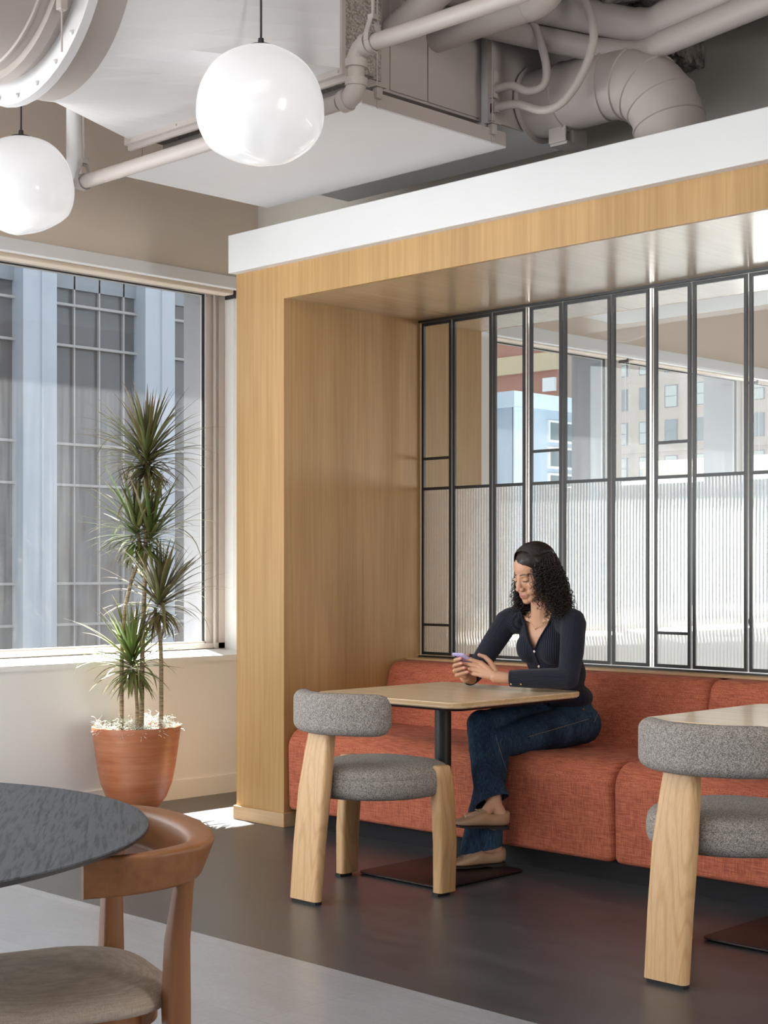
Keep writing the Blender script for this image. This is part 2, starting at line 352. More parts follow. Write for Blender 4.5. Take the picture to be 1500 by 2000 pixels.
def sill(y0, y1, name):
    s = MB(); s.loft([[(XG - 0.02, y, 0.74), (XW + 0.02, y, 0.74), (XW + 0.02, y, 0.768), (XG - 0.02, y, 0.797)] for y in (y0, y1)])
    return s
def window(name, y0, y1, sid, label, mull=()):
    r = thing(name, label, 'window', (XG, (y0 + y1) / 2, 0.765), kind='structure')
    def L(mb): 
        mb.v = [(x - XG, y - (y0 + y1) / 2, z - 0.765) for x, y, z in mb.v]; return mb
    fr = MB(); t = 0.045; zb, zt = 0.795, 2.875
    fr.box((XG - 0.06, y0, zb), (XG + 0.03, y1, zb + 0.03)); fr.box((XG - 0.06, y0, zt - 0.065), (XG + 0.03, y1, zt))
    for a, b in ((y0, y0 + t), (y1 - t, y1)): fr.box((XG - 0.06, a, zb), (XG + 0.03, b, zt))
    fr.box((XG + 0.03, y1 - 0.085, zb), (XG + 0.045, y1 - 0.075, zt)); fr.box((XG - 0.03, y1 - 0.13, zb), (XG + 0.02, y1 - 0.09, zt)); fr.box((XG - 0.03, y1 - 0.09, zb), (XG + 0.0, y1 - 0.04, zt))
    fr.box((XG - 0.02, y0 + t, zb + 0.03), (XG + 0.015, y1 - t, zb + 0.04)); 
    L(fr).build('window_frame', m_alu, r)
    ga = MB(); ga.box((XG - 0.012, y1 - 0.136, zb + 0.03), (XG + 0.006, y1 - 0.129, zt - 0.06)); ga.box((XG - 0.012, y0 + t, zt - 0.069), (XG + 0.006, y1 - 0.13, zt - 0.064))
    tag(L(ga).build('gasket', m_rubber, r), 'black rubber gasket')
    g = MB(); g.box((XG - 0.008, y0 + t * .5, zb + 0.01), (XG, y1 - 0.13, zt - 0.02)); L(g).build('window_glass', m_winglass, r)
    L(sill(y0, y1, name)).build('window_sill', m_sill, r)
    return r
window('window_1', 3.1, 5.60, 0, 'dusty aluminium window behind the potted plant')
window('window_2', 7.74, 9.40, 0, 'first window seen beyond the black framed screen, nearest the booth')
window('window_3', 9.40, 11.22, 0, 'second window seen beyond the black framed screen')
window('window_4', 11.22, 12.75, 0, 'window at the right edge seen beyond the black framed screen')
window('window_5', -2.8, 2.95, 0, 'window beside the camera')
# roller blind housings with bead chain
def blind(y0, y1, label):
    r = thing('roller_blind', label, 'roller blind', (XW - 0.1, (y0 + y1) / 2, 2.8)); cy = (y0 + y1) / 2
    h = MB(); h.bbox((-0.055, y0 - cy, 0.0), (0.03, y1 - cy - 0.04, 0.07), 0.006); h.build('housing', m_beige, r)
    h = MB(); h.box((-0.05, y1 - cy - 0.04, -0.02), (0.035, y1 - cy - 0.03, 0.07)); h.build('end_bracket', m_black, r)
    c = MB()
    P_ = [(-0.008, y1 - cy - 0.012, -0.01 - k * 0.01) for k in range(178)] + [(0.011 - 0.019 * cos(a * pi / 6), y1 - cy - 0.012, -1.79 - 0.019 * sin(a * pi / 6)) for a in range(7)] + [(0.030, y1 - cy - 0.012, -1.78 + k * 0.01) for k in range(178)]
    c.tube(P_, [0.0032 if k % 2 else 0.0012 for k in range(len(P_))], 6)
    tag(c.build('bead_chain', m_sill, r), 'white bead chain'); return r
blind(3.1, 5.60, 'rolled-up blind with bead chain at the head of the dusty window')
blind(7.8, 9.38, 'rolled-up blind at the window seen through the left of the screen')
blind(9.42, 11.2, 'rolled-up blind at the window seen through the right of the screen')

# ================================================================ OAK BOOTH SURROUND
PX0, PX1, PXR, PY0, PY1 = -5.886, -5.531, -1.45, 4.909, 6.36
ps = thing('booth_surround', 'oak veneered portal framing the orange banquette', 'booth surround', (-3.25, 5.6, 0))
def off(mb, c): mb.v = [(x - c[0], y - c[1], z - c[2]) for x, y, z in mb.v]; return mb
PC = (-3.25, 5.6, 0)
a = MB(); a.box((PX0, PY0, 0), (PX1, PY1, 2.72)); off(a, PC).build('side_panel', m_oak, ps)
a = MB(); a.box((PXR, PY0, 0), (PXR + 0.355, PY1, 2.72)); off(a, PC).build('side_panel', m_oak, ps)
a = MB(); a.box((PX1, PY0, 2.553), (PXR, PY0 + 0.02, 2.72)); off(a, PC).build('lintel', m_oak, ps)
a = MB(); a.box((PX1, PY1 - 0.02, 2.553), (PXR, PY1, 2.72)); off(a, PC).build('lintel', m_oak, ps)
a = MB(); a.box((PX1, PY0 + 0.02, 2.553), (PXR, PY1 - 0.02, 2.575)); off(a, PC).build('soffit_panel', m_oaky, ps)
a = MB(); a.bbox((PX0 - 0.012, PY0 - 0.012, 0), (PX1 + 0.012, PY0 + 0.3, 0.068), 0.002); off(a, PC).build('skirting', m_oakx, ps)
bk = MB(); bk.bbox((-5.893, 4.86, 2.716), (-1.05, 5.679, 2.905), 0.004); bk.bbox((-5.39, 6.37, 2.70), (-1.05, 7.45, 2.95), 0.004)
struct('trim_2', bk, m_trimw, 'wide white bulkhead band above the oak surround', cat='trim')

# partition under the screen and its ledge
lw = MB(); lw.box((PX1, 5.845, 0), (PXR, 5.90, 0.772)); struct('wall_booth', lw, m_oak, 'low wall behind the banquette carrying the screen')
lg = MB(); lg.bbox((PX1 + 0.001, 5.76, 0.7725), (PXR - 0.001, 5.93, 0.784), 0.002); struct('trim_3', lg, m_oakx, 'thin oak ledge between banquette back and screen', cat='trim')

# ================================================================ SCREEN
YS = 5.873; Z0, Z1, ZR = 0.797, 2.538, 1.667
seams = [-5.531, -5.305, -5.03, -4.804, -4.584, -4.296, -4.068]
while seams[-1] < -1.7:
    for d in (0.216, 0.290, 0.230): seams.append(seams[-1] + d)
seams = [s for s in seams if s < -1.46]
scr = thing('glass_screen', 'black framed screen of clear upper and ribbed lower glass panes above the banquette', 'screen', (-3.1, YS, 0.784))
SC = (-3.1, YS, 0.784)
tr = MB(); tr.box((PX1, YS - 0.02, 2.541), (seams[-1], YS + 0.02, 2.553)); off(tr, SC).build('top_track', m_screen, scr)
tr = MB(); tr.box((PX1, YS - 0.02, 0.785), (seams[-1], YS + 0.02, 0.792)); off(tr, SC).build('bottom_track', m_screen, scr)
for i in range(len(seams) - 1):
    x0, x1 = seams[i] + 0.0055, seams[i + 1] - 0.0055
    if i == 0: x0 = seams[0] + 0.012
    if i % 3 == 0 and i: x0 += 0.009
    if i % 3 == 2: x1 -= 0.009
    fr = MB(); t = 0.015; ya, yb = YS - 0.007, YS + 0.007
    fr.box((x0, ya, Z0), (x0 + t, yb, Z1)); fr.box((x1 - t, ya, Z0), (x1, yb, Z1))
    fr.box((x0 + t, ya, Z1 - t), (x1 - t, yb, Z1)); fr.box((x0 + t, ya, Z0), (x1 - t, yb, Z0 + t)); fr.box((x0 + t, ya, ZR - t / 2), (x1 - t, yb, ZR + t / 2))
    if i % 3 == 0:
        fr.box((x0 + t, ya, 1.818), (x1 - t, yb, 1.832)); fr.box((x0 + t, ya, 0.948), (x1 - t, yb, 0.961))
    off(fr, SC).build('panel_frame', m_screen, scr)
    g = MB(); g.box((x0 + t, YS - 0.002, ZR + t / 2), (x1 - t, YS + 0.002, Z1 - t)); off(g, SC).build('clear_pane', m_glass, scr)
    # ribbed pane: half-round reeds on the room side
    a, b = x0 + t, x1 - t; nr = round((b - a) / 0.0175); k = 6; top, bot = [], []
    for q in range(nr * k + 1):
        u = q / (nr * k); ph = (q % k) / k; hgt = 0.0042 * sqrt(max(0, 1 - (2 * ph - 1) ** 2)) if q % k else 0.0
        x = a + (b - a) * u; top.append((x, YS - 0.001 - hgt))
    g = MB(); n = len(top)
    vs = [(x, y, Z0 + t) for x, y in top] + [(x, y, ZR - t / 2) for x, y in top] + [(a, YS + 0.003, Z0 + t), (b, YS + 0.003, Z0 + t), (a, YS + 0.003, ZR - t / 2), (b, YS + 0.003, ZR - t / 2)]
    fs = [(j, j + 1, n + j + 1, n + j) for j in range(n - 1)] + [(2 * n + 1, 2 * n, 2 * n + 2, 2 * n + 3)]
    fs += [tuple(range(n)) [::-1] + (2 * n, 2 * n + 1), tuple(n + j for j in range(n)) + (2 * n + 3, 2 * n + 2), (0, n, 2 * n + 2, 2 * n), (n - 1, 2 * n + 1, 2 * n + 3, 2 * n - 1)]
    g.add(vs, fs); o = off(g, SC).build('ribbed_pane', m_rib, scr)
    if i % 3 == 2:
        p = MB(); p.box((seams[i + 1] - 0.0055, YS - 0.012, Z0), (seams[i + 1] + 0.0055, YS + 0.012, Z1)); tag(off(p, SC).build('post', m_steel, scr), 'bright metal post')

# ================================================================ BANQUETTE
bq = thing('banquette', 'terracotta orange upholstered banquette on a black plinth', 'bench', (-3.3, 5.35, 0)); BC = (-3.3, 5.35, 0)
p = MB(); p.box((PX1 + 0.002, 5.0, 0), (PXR - 0.002, 5.84, 0.085)); off(p, BC).build('plinth', m_plinth, bq)
def cushion(prof, x0, x1, rr, name, mat):
    n = len(prof); cy = sum(q[0] for q in prof) / n; cz = sum(q[1] for q in prof) / n
    rings = []; K = 5
    xs = [(x0 + rr * (1 - cos(k * pi / 2 / K)), rr * (1 - sin(k * pi / 2 / K))) for k in range(K + 1)]
    mids = [(x0 + rr + (x1 - x0 - 2 * rr) * k / 8, 0) for k in range(1, 8)]
    xe = [(x1 - (x - x0), d) for x, d in xs[::-1]]
    for x, d in xs + mids + xe:
        ring = []
        for (y, z) in prof:
            v = Vector((cy - y, cz - z)); l = v.length; v = v * (d / l) if l > 0 else v
            ring.append((x, y + v.x, z + v.y))
        rings.append(ring)
    mb = MB(); mb.loft(rings); off(mb, BC).build(name, mat, bq, True, 60)
def rpoly(pts, n=7):
    out = []
    m = len(pts)
    for i in range(m):
        (x, y, r) = pts[i]; a = Vector(pts[i - 1][:2]); b = Vector((x, y)); c = Vector(pts[(i + 1) % m][:2])
        u = (a - b).normalized(); v = (c - b).normalized(); ang = u.angle(v); t = r / math.tan(ang / 2)
        p0 = b + u * t; p1 = b + v * t; cen = b + (u + v).normalized() * (r / sin(ang / 2))
        a0 = math.atan2(p0.y - cen.y, p0.x - cen.x); a1 = math.atan2(p1.y - cen.y, p1.x - cen.x)
        d = (a1 - a0 + pi) % (2 * pi) - pi
        for k in range(n + 1): out.append((cen.x + r * cos(a0 + d * k / n), cen.y + r * sin(a0 + d * k / n)))
    return out
seatp = rpoly([(4.925, 0.085, 0.02), (4.915, 0.485, 0.10), (5.60, 0.465, 0.02), (5.60, 0.085, 0.02)])
backp = rpoly([(5.53, 0.40, 0.02), (5.62, 0.772, 0.055), (5.83, 0.772, 0.03), (5.83, 0.40, 0.02)])
for x0, x1 in ((PX1 + 0.002, -3.602), (-3.598, PXR - 0.002)):
    cushion(seatp, x0, x1, 0.035, 'seat_cushion', m_terra); cushion(backp, x0, x1, 0.03 if x0 > -5 else 0.05, 'back_cushion', m_terra)

# ================================================================ SQUARE TABLES
def make_table():
    t = thing('dining_table', 'square oak-topped pedestal table at which the woman sits', 'table', (-4.295, 4.735, 0), 0, 'oak-topped tables in front of the banquette')
    o = rrect(0.398, 0.405, 0.06, 8)
    b = MB(); b.loft([[(x * s, y * s, z) for x, y in o] for s, z in ((0.985, 0.711), (0.997, 0.716), (1, 0.722), (1, 0.7335), (0.998, 0.735))]); b.build('tabletop', m_table, t, True, 30)
    e = MB(); ring = [(x, y) for x, y in o]
    e.loft([[(x * 1.001, y * 1.001, 0.721) for x, y in o], [(x * 1.001, y * 1.001, 0.7325) for x, y in o], [(x * 0.995, y * 0.995, 0.7325) for x, y in o], [(x * 0.995, y * 0.995, 0.721) for x, y in o]], closed=True)
    e.build('edge_band', m_tedge, t, True, 30)
    u = MB(); u.loft([[(x * s, y * s, z) for x, y in o] for s, z in ((0.94, 0.700), (0.97, 0.7105))]); tag(u.build('underplate', m_base, t), 'dark underplate of the top')
    p = MB(); p.tube([(0.055, -0.1, 0.018), (0.055, -0.1, 0.702)], 0.034, 28); p.build('column', m_black, t, True, 40)
    q = rrect(0.235, 0.255, 0.03, 5); q = [(x * (1 - 0.0), y) for x, y in q]
    bs = MB(); bs.loft([[(x * s + 0.055, y * s - 0.11, z) for x, y in q] for s, z in ((0.985, 0.004), (1, 0.007), (1, 0.0115), (0.99, 0.013))]); bs.build('base_plate', m_base, t, True, 30)
    return t
t1 = make_table(); t2 = copy_tree(t1); t2.location = (-2.675, 4.765, 0)
t2['label'] = 'square oak-topped pedestal table at the right edge, with nobody at it'

# ================================================================ TWEED CHAIRS
def make_chair():
    t = thing('upholstered_chair', 'grey tweed chair on three ash legs pushed in at the table with the woman', 'chair', (-4.22, 4.2, 0), 0, 'grey tweed three-legged chairs')
    # back leg: broad board, tapering upward, leaning forward
    lb = MB(); S = [(0.012, -0.338, 0.076, 0.021), (0.22, -0.318, 0.076, 0.023), (0.42, -0.292, 0.075, 0.025), (0.56, -0.268, 0.066, 0.025), (0.66, -0.250, 0.059, 0.022)]
    lb.loft([[(x - 0.008, y + cy, z) for x, y in rrect(hx, hy, 0.018, 4)] for z, cy, hx, hy in S]); lb.build('leg', m_ash, t, True, 45)
    ft = MB(); ft.box((-0.07, -0.353, 0), (0.06, -0.32, 0.012)); tag(ft.build('foot_glide', m_rubber, t), 'black foot glide')
    for sx in (1, -1):
        l = MB(); S = [(0.012, 0.128, 0.046, 0.024), (0.2, 0.131, 0.049, 0.025), (0.36, 0.133, 0.049, 0.025), (0.45, 0.127, 0.043, 0.024), (0.488, 0.123, 0.038, 0.021), (0.494, 0.123, 0.032, 0.016)]
        l.loft([[(sx * (0.268 - (0.012 if z > 0.3 else 0)) + x, cy + y, z) for x, y in rrect(hx, hy, min(0.014, hx * .7), 4)] for z, cy, hy, hx in S]); l.build('leg', m_ash, t, True, 45)
        ft = MB(); ft.box((sx * 0.268 - 0.015, 0.075, 0), (sx * 0.268 + 0.015, 0.14, 0.012)); tag(ft.build('foot_glide', m_rubber, t), 'black foot glide')
    # seat: thick padded round with a welt seam
    s = MB(); N = 64
    def sup(a, rx, ry):
        c_, s_ = cos(a), sin(a); e = 0.84 if s_ > 0 else 0.98
        return (rx * math.copysign(abs(c_) ** e, c_), ry * math.copysign(abs(s_) ** e, s_))
    prof = [(0.75, 0.374), (0.90, 0.378), (0.975, 0.390), (1.0, 0.410), (1.003, 0.438), (0.997, 0.4525), (0.990, 0.4545), (0.994, 0.457), (0.985, 0.470), (0.945, 0.484), (0.87, 0.494), (0.7, 0.502), (0.4, 0.507), (0.06, 0.508)]
    s.loft([[(*(lambda q: (q[0], q[1] + 0.025))(sup(2 * pi * j / N, 0.272 * k, 0.276 * k)), z) for j in range(N)] for k, z in prof]); s.build('seat', m_tweed, t, True, 60)
    # curved backrest
    b = MB(); rings = []; K = 30
    for i in range(K + 1):
        u = -1 + 2 * i / K; ang = u * 1.02
        x = 0.050 + 0.272 * sin(ang); y = -0.305 + 0.272 * (1 - cos(ang))
        e = max(0.0, (abs(u) - 0.72) / 0.28); k = sqrt(max(0.0, 1 - e ** 2.4)); k = max(k, 0.05)
        hz = 0.078 * (0.55 + 0.45 * k) if k > 0.06 else 0.03; hy = 0.040 * k
        if k <= 0.06: hz = 0.035
        tx, ty = cos(ang * 0.98), sin(ang * 0.98); nx, ny = -ty, tx
        rings.append([(x + nx * a_, y + ny * a_ , 0.708 + b_ - 0.006*u*0) for a_, b_ in rrect(max(hy, .004), hz, min(max(hy, .004) * 0.95, 0.036), 7)])
    b.loft(rings); b.build('backrest', m_tweed, t, True, 70)
    return t
c1 = make_chair(); c2 = copy_tree(c1); c2.location = (-2.615, 4.2, 0)
c2['label'] = 'grey tweed chair on three ash legs at the right edge, before the empty table'

# ================================================================ PENDANT GLOBES
def pendant(loc, seed, label, ztop=4.0):
    r = thing('pendant_lamp', label, 'lamp', loc, 0, 'opal globe pendants')
    random.seed(seed); g = MB(); N, Mx, R = 64, 40, 0.228; rings = []
    for i in range(Mx + 1):
        a = -pi / 2 + pi * i / Mx; ring = []
        for j in range(N):
            th = 2 * pi * j / N; d = Vector((cos(a) * cos(th), cos(a) * sin(th), sin(a)))
            k = 1 + 0.05 * mnoise.noise(d * 1.1 + Vector((seed * 3.1, 0, 0))) + 0.012 * mnoise.noise(d * 2.6 + Vector((0, seed, 0)))
            if d.z < -0.5: k *= 1 - 0.09 * ((-d.z - 0.5) / 0.5) ** 1.2 + 0.03 * mnoise.noise(Vector((d.x * 3, d.y * 3, seed)))
            p = d * R * k; p.z *= 0.97
            ring.append(tuple(p))
        rings.append(ring)
    g.loft(rings); sh = g.build('globe_shade', m_globe, r, True)
    c = MB(); c.lathe([(0.045, 0.212), (0.045, 0.222), (0.012, 0.226), (0.010, 0.25), (0.004, 0.252)], n=20); c.build('canopy_cap', m_cord, r, True, 40)
    c = MB(); c.tube([(0, 0, 0.24), (0, 0, ztop - loc[2])], 0.0042, 8); c.build('cord', m_cord, r, True)
    return r
pendant((-4.18, 3.60, 2.906), 3, 'larger opal globe pendant at top centre on a black cord')
pendant((-5.83, 3.64, 2.916), 8, 'opal globe pendant at the left edge, cut by the picture edge')

# ================================================================ CEILING SERVICES
# suspended tray under the air handling unit
t = thing('ceiling_tray', 'flat beige metal tray, underside coloured as lit, hung under the air handling unit', 'panel', (-4.86, 4.46, 3.0)); TC = (-4.86, 4.46, 3.0)
a = MB(); a.box((-5.62, 4.04, 3.0), (-4.11, 4.88, 3.006)); off(a, TC).build('tray_panel', m_duct_lit, t)
a = MB(); a.box((-4.116, 4.04, 3.006), (-4.11, 4.88, 3.062)); a.box((-5.62, 4.04, 3.006), (-5.614, 4.88, 3.062)); a.box((-5.614, 4.04, 3.006), (-4.116, 4.046, 3.062)); a.box((-5.614, 4.874, 3.006), (-4.116, 4.88, 3.062))
off(a, TC).build('upstand', m_duct, t)
for (x, y) in ((-4.108, 4.12), (-4.108, 4.79), (-5.6, 4.12), (-5.6, 4.79)):
    h = MB(); h.bbox((x - 0.012, y - 0.015, 3.035), (x + 0.016, y + 0.015, 3.078), 0.003); h.box((x - 0.02, y - 0.03, 3.078), (x + 0.024, y + 0.03, 3.081)); h.tube([(x, y, 3.0), (x, y, 4.0)], 0.0025, 6)
    off(h, TC).build('hanger_rod', m_duct, t)
# air handling unit: plenum, end plate
u = thing('air_handling_unit', 'long beige sheet-metal air handling unit above the tray', 'air handling unit', (-4.8, 4.7, 3.1)); UC = (-4.8, 4.7, 3.1)
m_insul = tweed('speckled_insulation', (0.20, 0.17, 0.15), (0.42, 0.38, 0.35), 120)
a = MB(); a.box((-5.5, 4.16, 3.12), (-4.21, 4.84, 3.80)); off(a, UC).build('casing', m_duct, u)
a = MB(); a.box((-4.211, 4.29, 3.13), (-4.203, 4.50, 3.79)); a.box((-4.211, 4.508, 3.13), (-4.203, 4.82, 3.79)); a.box((-4.204, 4.33, 3.50), (-4.19, 4.42, 3.66)); off(a, UC).build('access_panel', m_duct, u)
a = MB(); a.box((-4.212, 4.161, 3.15), (-4.2, 4.235, 3.8)); tag(off(a, UC).build('insulation_strip', m_insul, u), 'speckled insulation strip')
a = MB(); a.box((-5.55, 4.84, 3.10), (-4.14, 5.36, 3.80)); off(a, UC).build('supply_plenum', m_duct_lit, u)
a = MB(); a.box((-4.14, 4.80, 3.10), (-4.126, 5.36, 3.80)); a.box((-4.126, 4.80, 3.10), (-4.118, 4.82, 3.80)); off(a, UC).build('end_plate', m_duct, u)
a = MB(); a.box((-4.126, 4.792, 3.19), (-4.10, 4.818, 3.30)); a.box((-4.126, 4.80, 3.13), (-4.09, 4.82, 3.17)); off(a, UC).build('conduit_box', m_duct, u)
# round supply duct with elbow into the wall
CY, CZ, R = 5.10, 3.225, 0.142
d = thing('round_duct', 'round ribbed beige duct bending down behind the white bulkhead', 'duct', (-4.12, CY, CZ)); DC = (-4.12, CY, CZ)
path = [Vector((-4.118, CY, CZ)), Vector((-3.95, CY, CZ)), Vector((-3.74, CY, CZ + 0.005))]
for k in range(1, 9):
    a = k / 8 * pi / 2; path.append(Vector((-3.73 + 0.28 * sin(a), CY + 0.01, CZ + 0.005 - 0.28 * (1 - cos(a)))))
path.append(Vector((-3.45, CY + 0.01, 2.906)))
a = MB(); a.tube(path, R, 40); off(a, DC).build('duct_body', m_duct, d, True, 50)
for i in (0, 1.0, 2.0, 3.6, 5.3, 7, 8.8):
    j = int(i); q = path[j].lerp(path[min(j + 1, len(path) - 1)], i - j); tan = (path[min(j + 1, len(path) - 1)] - path[j]).normalized()
    if i == 0: q = q + tan * 0.004
    a = MB(); a.tube([q - tan * 0.006, q - tan * 0.003, q + tan * 0.003, q + tan * 0.006], [R, R + (0.02 if i == 0 else 0.006), R + (0.02 if i == 0 else 0.006), R], 40); off(a, DC).build('joint_ring', m_duct, d, True, 60)
a = MB(); a.bbox((-4.02, 5.06, 3.02), (-3.93, 5.20, 3.035), 0.003); a.bbox((-4.02, 5.05, 3.03), (-3.93, 5.06, 3.11), 0.003); a.bbox((-3.95, 5.10, 3.03), (-3.93, 5.2, 3.10), 0.003); off(a, DC).build('support_bracket', m_duct, d)
# big transition duct on the left
g = thing('transition_duct', 'wide beige duct narrowing from rectangular plenum to big round flange', 'duct', (-4.8, 3.6, 3.5)); GC = (-4.8, 3.6, 3.5)
N = 48; cx, cz, RR = -4.80, 3.435, 0.455
def roundring(y, r, cx=cx, cz=cz): return [(cx + r * cos(2 * pi * j / N), y, cz + r * sin(2 * pi * j / N)) for j in range(N)]
def rectring(y, x0, x1, z0, z1):
    out = []
    for j in range(N):
        a = 2 * pi * j / N; c_, s_ = cos(a), sin(a); k = 1 / max(abs(c_), abs(s_))
        out.append(((x0 + x1) / 2 + (x1 - x0) / 2 * c_ * k, y, (z0 + z1) / 2 + (z1 - z0) / 2 * s_ * k))
    return out
r0 = roundring(3.17, RR); r1 = rectring(3.97, -5.50, -4.15, 3.13, 3.80)
a = MB(); a.loft([[tuple(Vector(p).lerp(Vector(q), k / 3)) for p, q in zip(r0, r1)] for k in range(4)]); off(a, GC).build('transition_body', m_duct_lit, g)
a = MB(); a.box((-5.52, 3.965, 3.105), (-4.14, 3.985, 3.82)); a.box((-5.52, 3.985, 3.085), (-4.14, 4.0, 3.14))
for k in range(5): a.sphere((-5.48 + k * 0.33, 3.965, 3.118), 0.006, 8)
off(a, GC).build('flange_frame', m_duct, g)
a = MB(); a.box((-5.50, 3.9855, 3.14), (-4.16, 4.16, 3.79)); tag(off(a, GC).build('gasket_section', m_insul, g), 'speckled flexible connector')
a = MB(); a.tube([(cx, 3.02, cz), (cx, 3.17, cz)], RR, N); off(a, GC).build('collar', m_duct, g, True, 50)
a = MB(); a.tube([(cx, 2.985, cz), (cx, 3.02, cz)], RR + 0.055, N)
for k in range(24): 
    an = 2 * pi * k / 24; a.sphere((cx + (RR + 0.03) * cos(an), 2.982, cz + (RR + 0.03) * sin(an)), 0.009, 8)
off(a, GC).build('round_flange', m_duct_lit, g, True, 50)
a = MB(); a.tube([(cx, 1.2, cz), (cx, 2.985, cz)], RR - 0.035, N); off(a, GC).build('duct_body', m_duct, g, True, 50)
for y in (2.86, 2.5, 2.2, 1.9):
    a = MB(); a.tube([(cx, y - 0.008, cz), (cx, y - 0.004, cz), (cx, y + 0.004, cz), (cx, y + 0.008, cz)], [RR - 0.035, RR - 0.028, RR - 0.028, RR - 0.035], N); off(a, GC).build('joint_ring', m_duct, g, True, 60)
a = MB(); a.tube([(cx, 2.9, cz), (cx, 2.94, cz)], RR - 0.005, N); off(a, GC).build('hanger_strap', m_duct, g, True, 50)
a = MB(); a.bbox((-4.43, 2.90, 3.14), (-4.40, 2.93, 3.19), 0.004); a.tube([(-4.415, 2.915, 3.0), (-4.415, 2.915, 4.0)], 0.003, 6); off(a, GC).build('hanger_rod', m_duct, g)
# plastic drain pipe run with elbows
PY = 3.85; rp = 0.030
dp = thing('drain_pipe', 'cream plastic pipe run with two elbows passing in front of the tray', 'pipe', (-5.71, PY, 2.95)); QC = (-5.71, PY, 2.95)
a = MB(); a.tube([(-5.70, PY, 2.948), (-4.03, PY, 2.948)], rp, 24); a.tube([(-3.945, PY, 3.00), (-3.945, PY, 3.09)], rp, 24); a.tube([(-3.90, PY, 3.125), (-2.2, PY, 3.115)], rp, 24); off(a, QC).build('pipe_length', m_duct, dp, True, 50)
def elbow(c, a0, a1, flip):
    mb = MB(); pts = [Vector((c[0] + 0.055 * cos(a0 + (a1 - a0) * k / 10), PY, c[2] + 0.055 * sin(a0 + (a1 - a0) * k / 10))) for k in range(11)]
    mb.tube(pts, rp + 0.006, 24); 
    for q, s_ in ((0, 1), (10, -1)):
        tn = (pts[1] - pts[0]).normalized() if q == 0 else (pts[10] - pts[9]).normalized()
        mb.tube([pts[q] - tn * 0.014, pts[q] + tn * 0.014], rp + 0.011, 24)
    off(mb, QC).build('elbow', m_duct, dp, True, 50)
elbow((-4.0, 0, 3.003), -pi / 2, 0, 0); elbow((-3.89, 0, 3.07), pi, pi / 2, 0)
a = MB(); a.tube([(-5.735, PY, 2.94), (-5.735, PY, 4.0)], 0.034, 24); tag(off(a, QC).build('riser', m_sill, dp, True, 50), 'white riser pipe')
for x, zz in ((-5.66, 2.948), (-3.86, 3.125)):
    a = MB(); n = 24; a.loft([[(x + dx, PY + r * cos(2 * pi * j / n), zz + r * sin(2 * pi * j / n)) for j in range(n)] for dx, r in ((-0.012, rp + 0.002), (-0.012, rp + 0.006), (0.012, rp + 0.006), (0.012, rp + 0.002))], closed=True)
    for s_ in (-1, 1): a.loft([[(x + dx, PY + s_ * yy + t_, zz + z_) for dx, t_ in ((-0.012, -0.002), (0.012, -0.002), (0.012, 0.002), (-0.012, 0.002))] for yy, z_ in ((0.036, 0.0), (0.034, 0.03), (0.012, 0.085))])
    a.box((x - 0.014, PY - 0.014, zz + 0.08), (x + 0.014, PY + 0.014, zz + 0.10)); a.tube([(x, PY, zz + 0.07), (x, PY, 4.0)], 0.006, 8); off(a, QC).build('clevis_hanger', m_duct, dp)
# insulated pipes overhead
def pipe(name, label, pts, r, joints=(), mat=None, n=28, extra=True, cat='pipe', grp=None):
    o0 = Vector(pts[0]); root = thing(name, label, cat, tuple(o0), 0, grp)
    a = MB(); a.tube([Vector(p) - o0 for p in pts], r, n); a.build('pipe_body', mat or m_duct, root, True, 60)
    for q in joints:
        P = [Vector(p) - o0 for p in pts]; p = P[q]; tn = (P[min(q + 1, len(P) - 1)] - P[max(q - 1, 0)]).normalized(); a = MB(); a.tube([p - tn * 0.002, p + tn * 0.002], r + 0.0015, n); a.build('joint_ring', mat or m_duct, root, True, 60)
    return root
G = 'insulated pipes under the ceiling'
def arc(p0, pc, p1, n=8): return [tuple((Vector(p0) * (1 - k / n) ** 2 + Vector(pc) * 2 * (k / n) * (1 - k / n) + Vector(p1) * (k / n) ** 2)) for k in range(n + 1)]
pipe('insulated_pipe', 'thick insulated pipe leaving the unit and turning up at its rounded elbow', [(-4.205, 4.55, 3.395), (-4.08, 4.55, 3.395)] + [(-4.0, 4.55, 3.40), (-3.72, 4.55, 3.40)] + arc((-3.70, 4.55, 3.40), (-3.60, 4.55, 3.40), (-3.59, 4.55, 3.50)) + [(-3.59, 4.55, 4.0)], 0.056, (3,), grp=G)
pipe('insulated_pipe', 'insulated pipe rising behind the drain pipe at upper centre', [(-4.205, 4.30, 3.36), (-3.98, 4.30, 3.44), (-3.7, 4.30, 3.56), (-3.1, 4.30, 3.78)], 0.055, (2,), grp=G)
pipe('insulated_pipe', 'upper of the two parallel pipes crossing the top right', [(-4.7, 3.85 + 0.4, 3.80), (-4.25, 4.48, 3.62), (-3.72, 5.0, 3.47), (-3.60, 5.06, 3.43)] + arc((-3.58, 5.07, 3.43), (-3.52, 5.10, 3.41), (-3.44, 5.06, 3.42), 5) + [(-2.0, 4.86, 3.46)], 0.066, (10,), grp=G)
pipe('insulated_pipe', 'lower of the two parallel pipes crossing the top right', [(-4.7, 4.35, 3.66), (-4.25, 4.62, 3.52), (-3.76, 5.02, 3.36), (-3.65, 5.07, 3.335)] + arc((-3.62, 5.08, 3.33), (-3.56, 5.11, 3.315), (-3.46, 5.06, 3.32), 5) + [(-2.0, 4.80, 3.345)], 0.050, (10,), grp=G)
pipe('insulated_pipe', 'pipe capped at the wall behind the parallel pipes, top right', [(-3.25, 5.0, 3.66), (-3.05, 5.675, 3.50)], 0.075, (), grp=G)
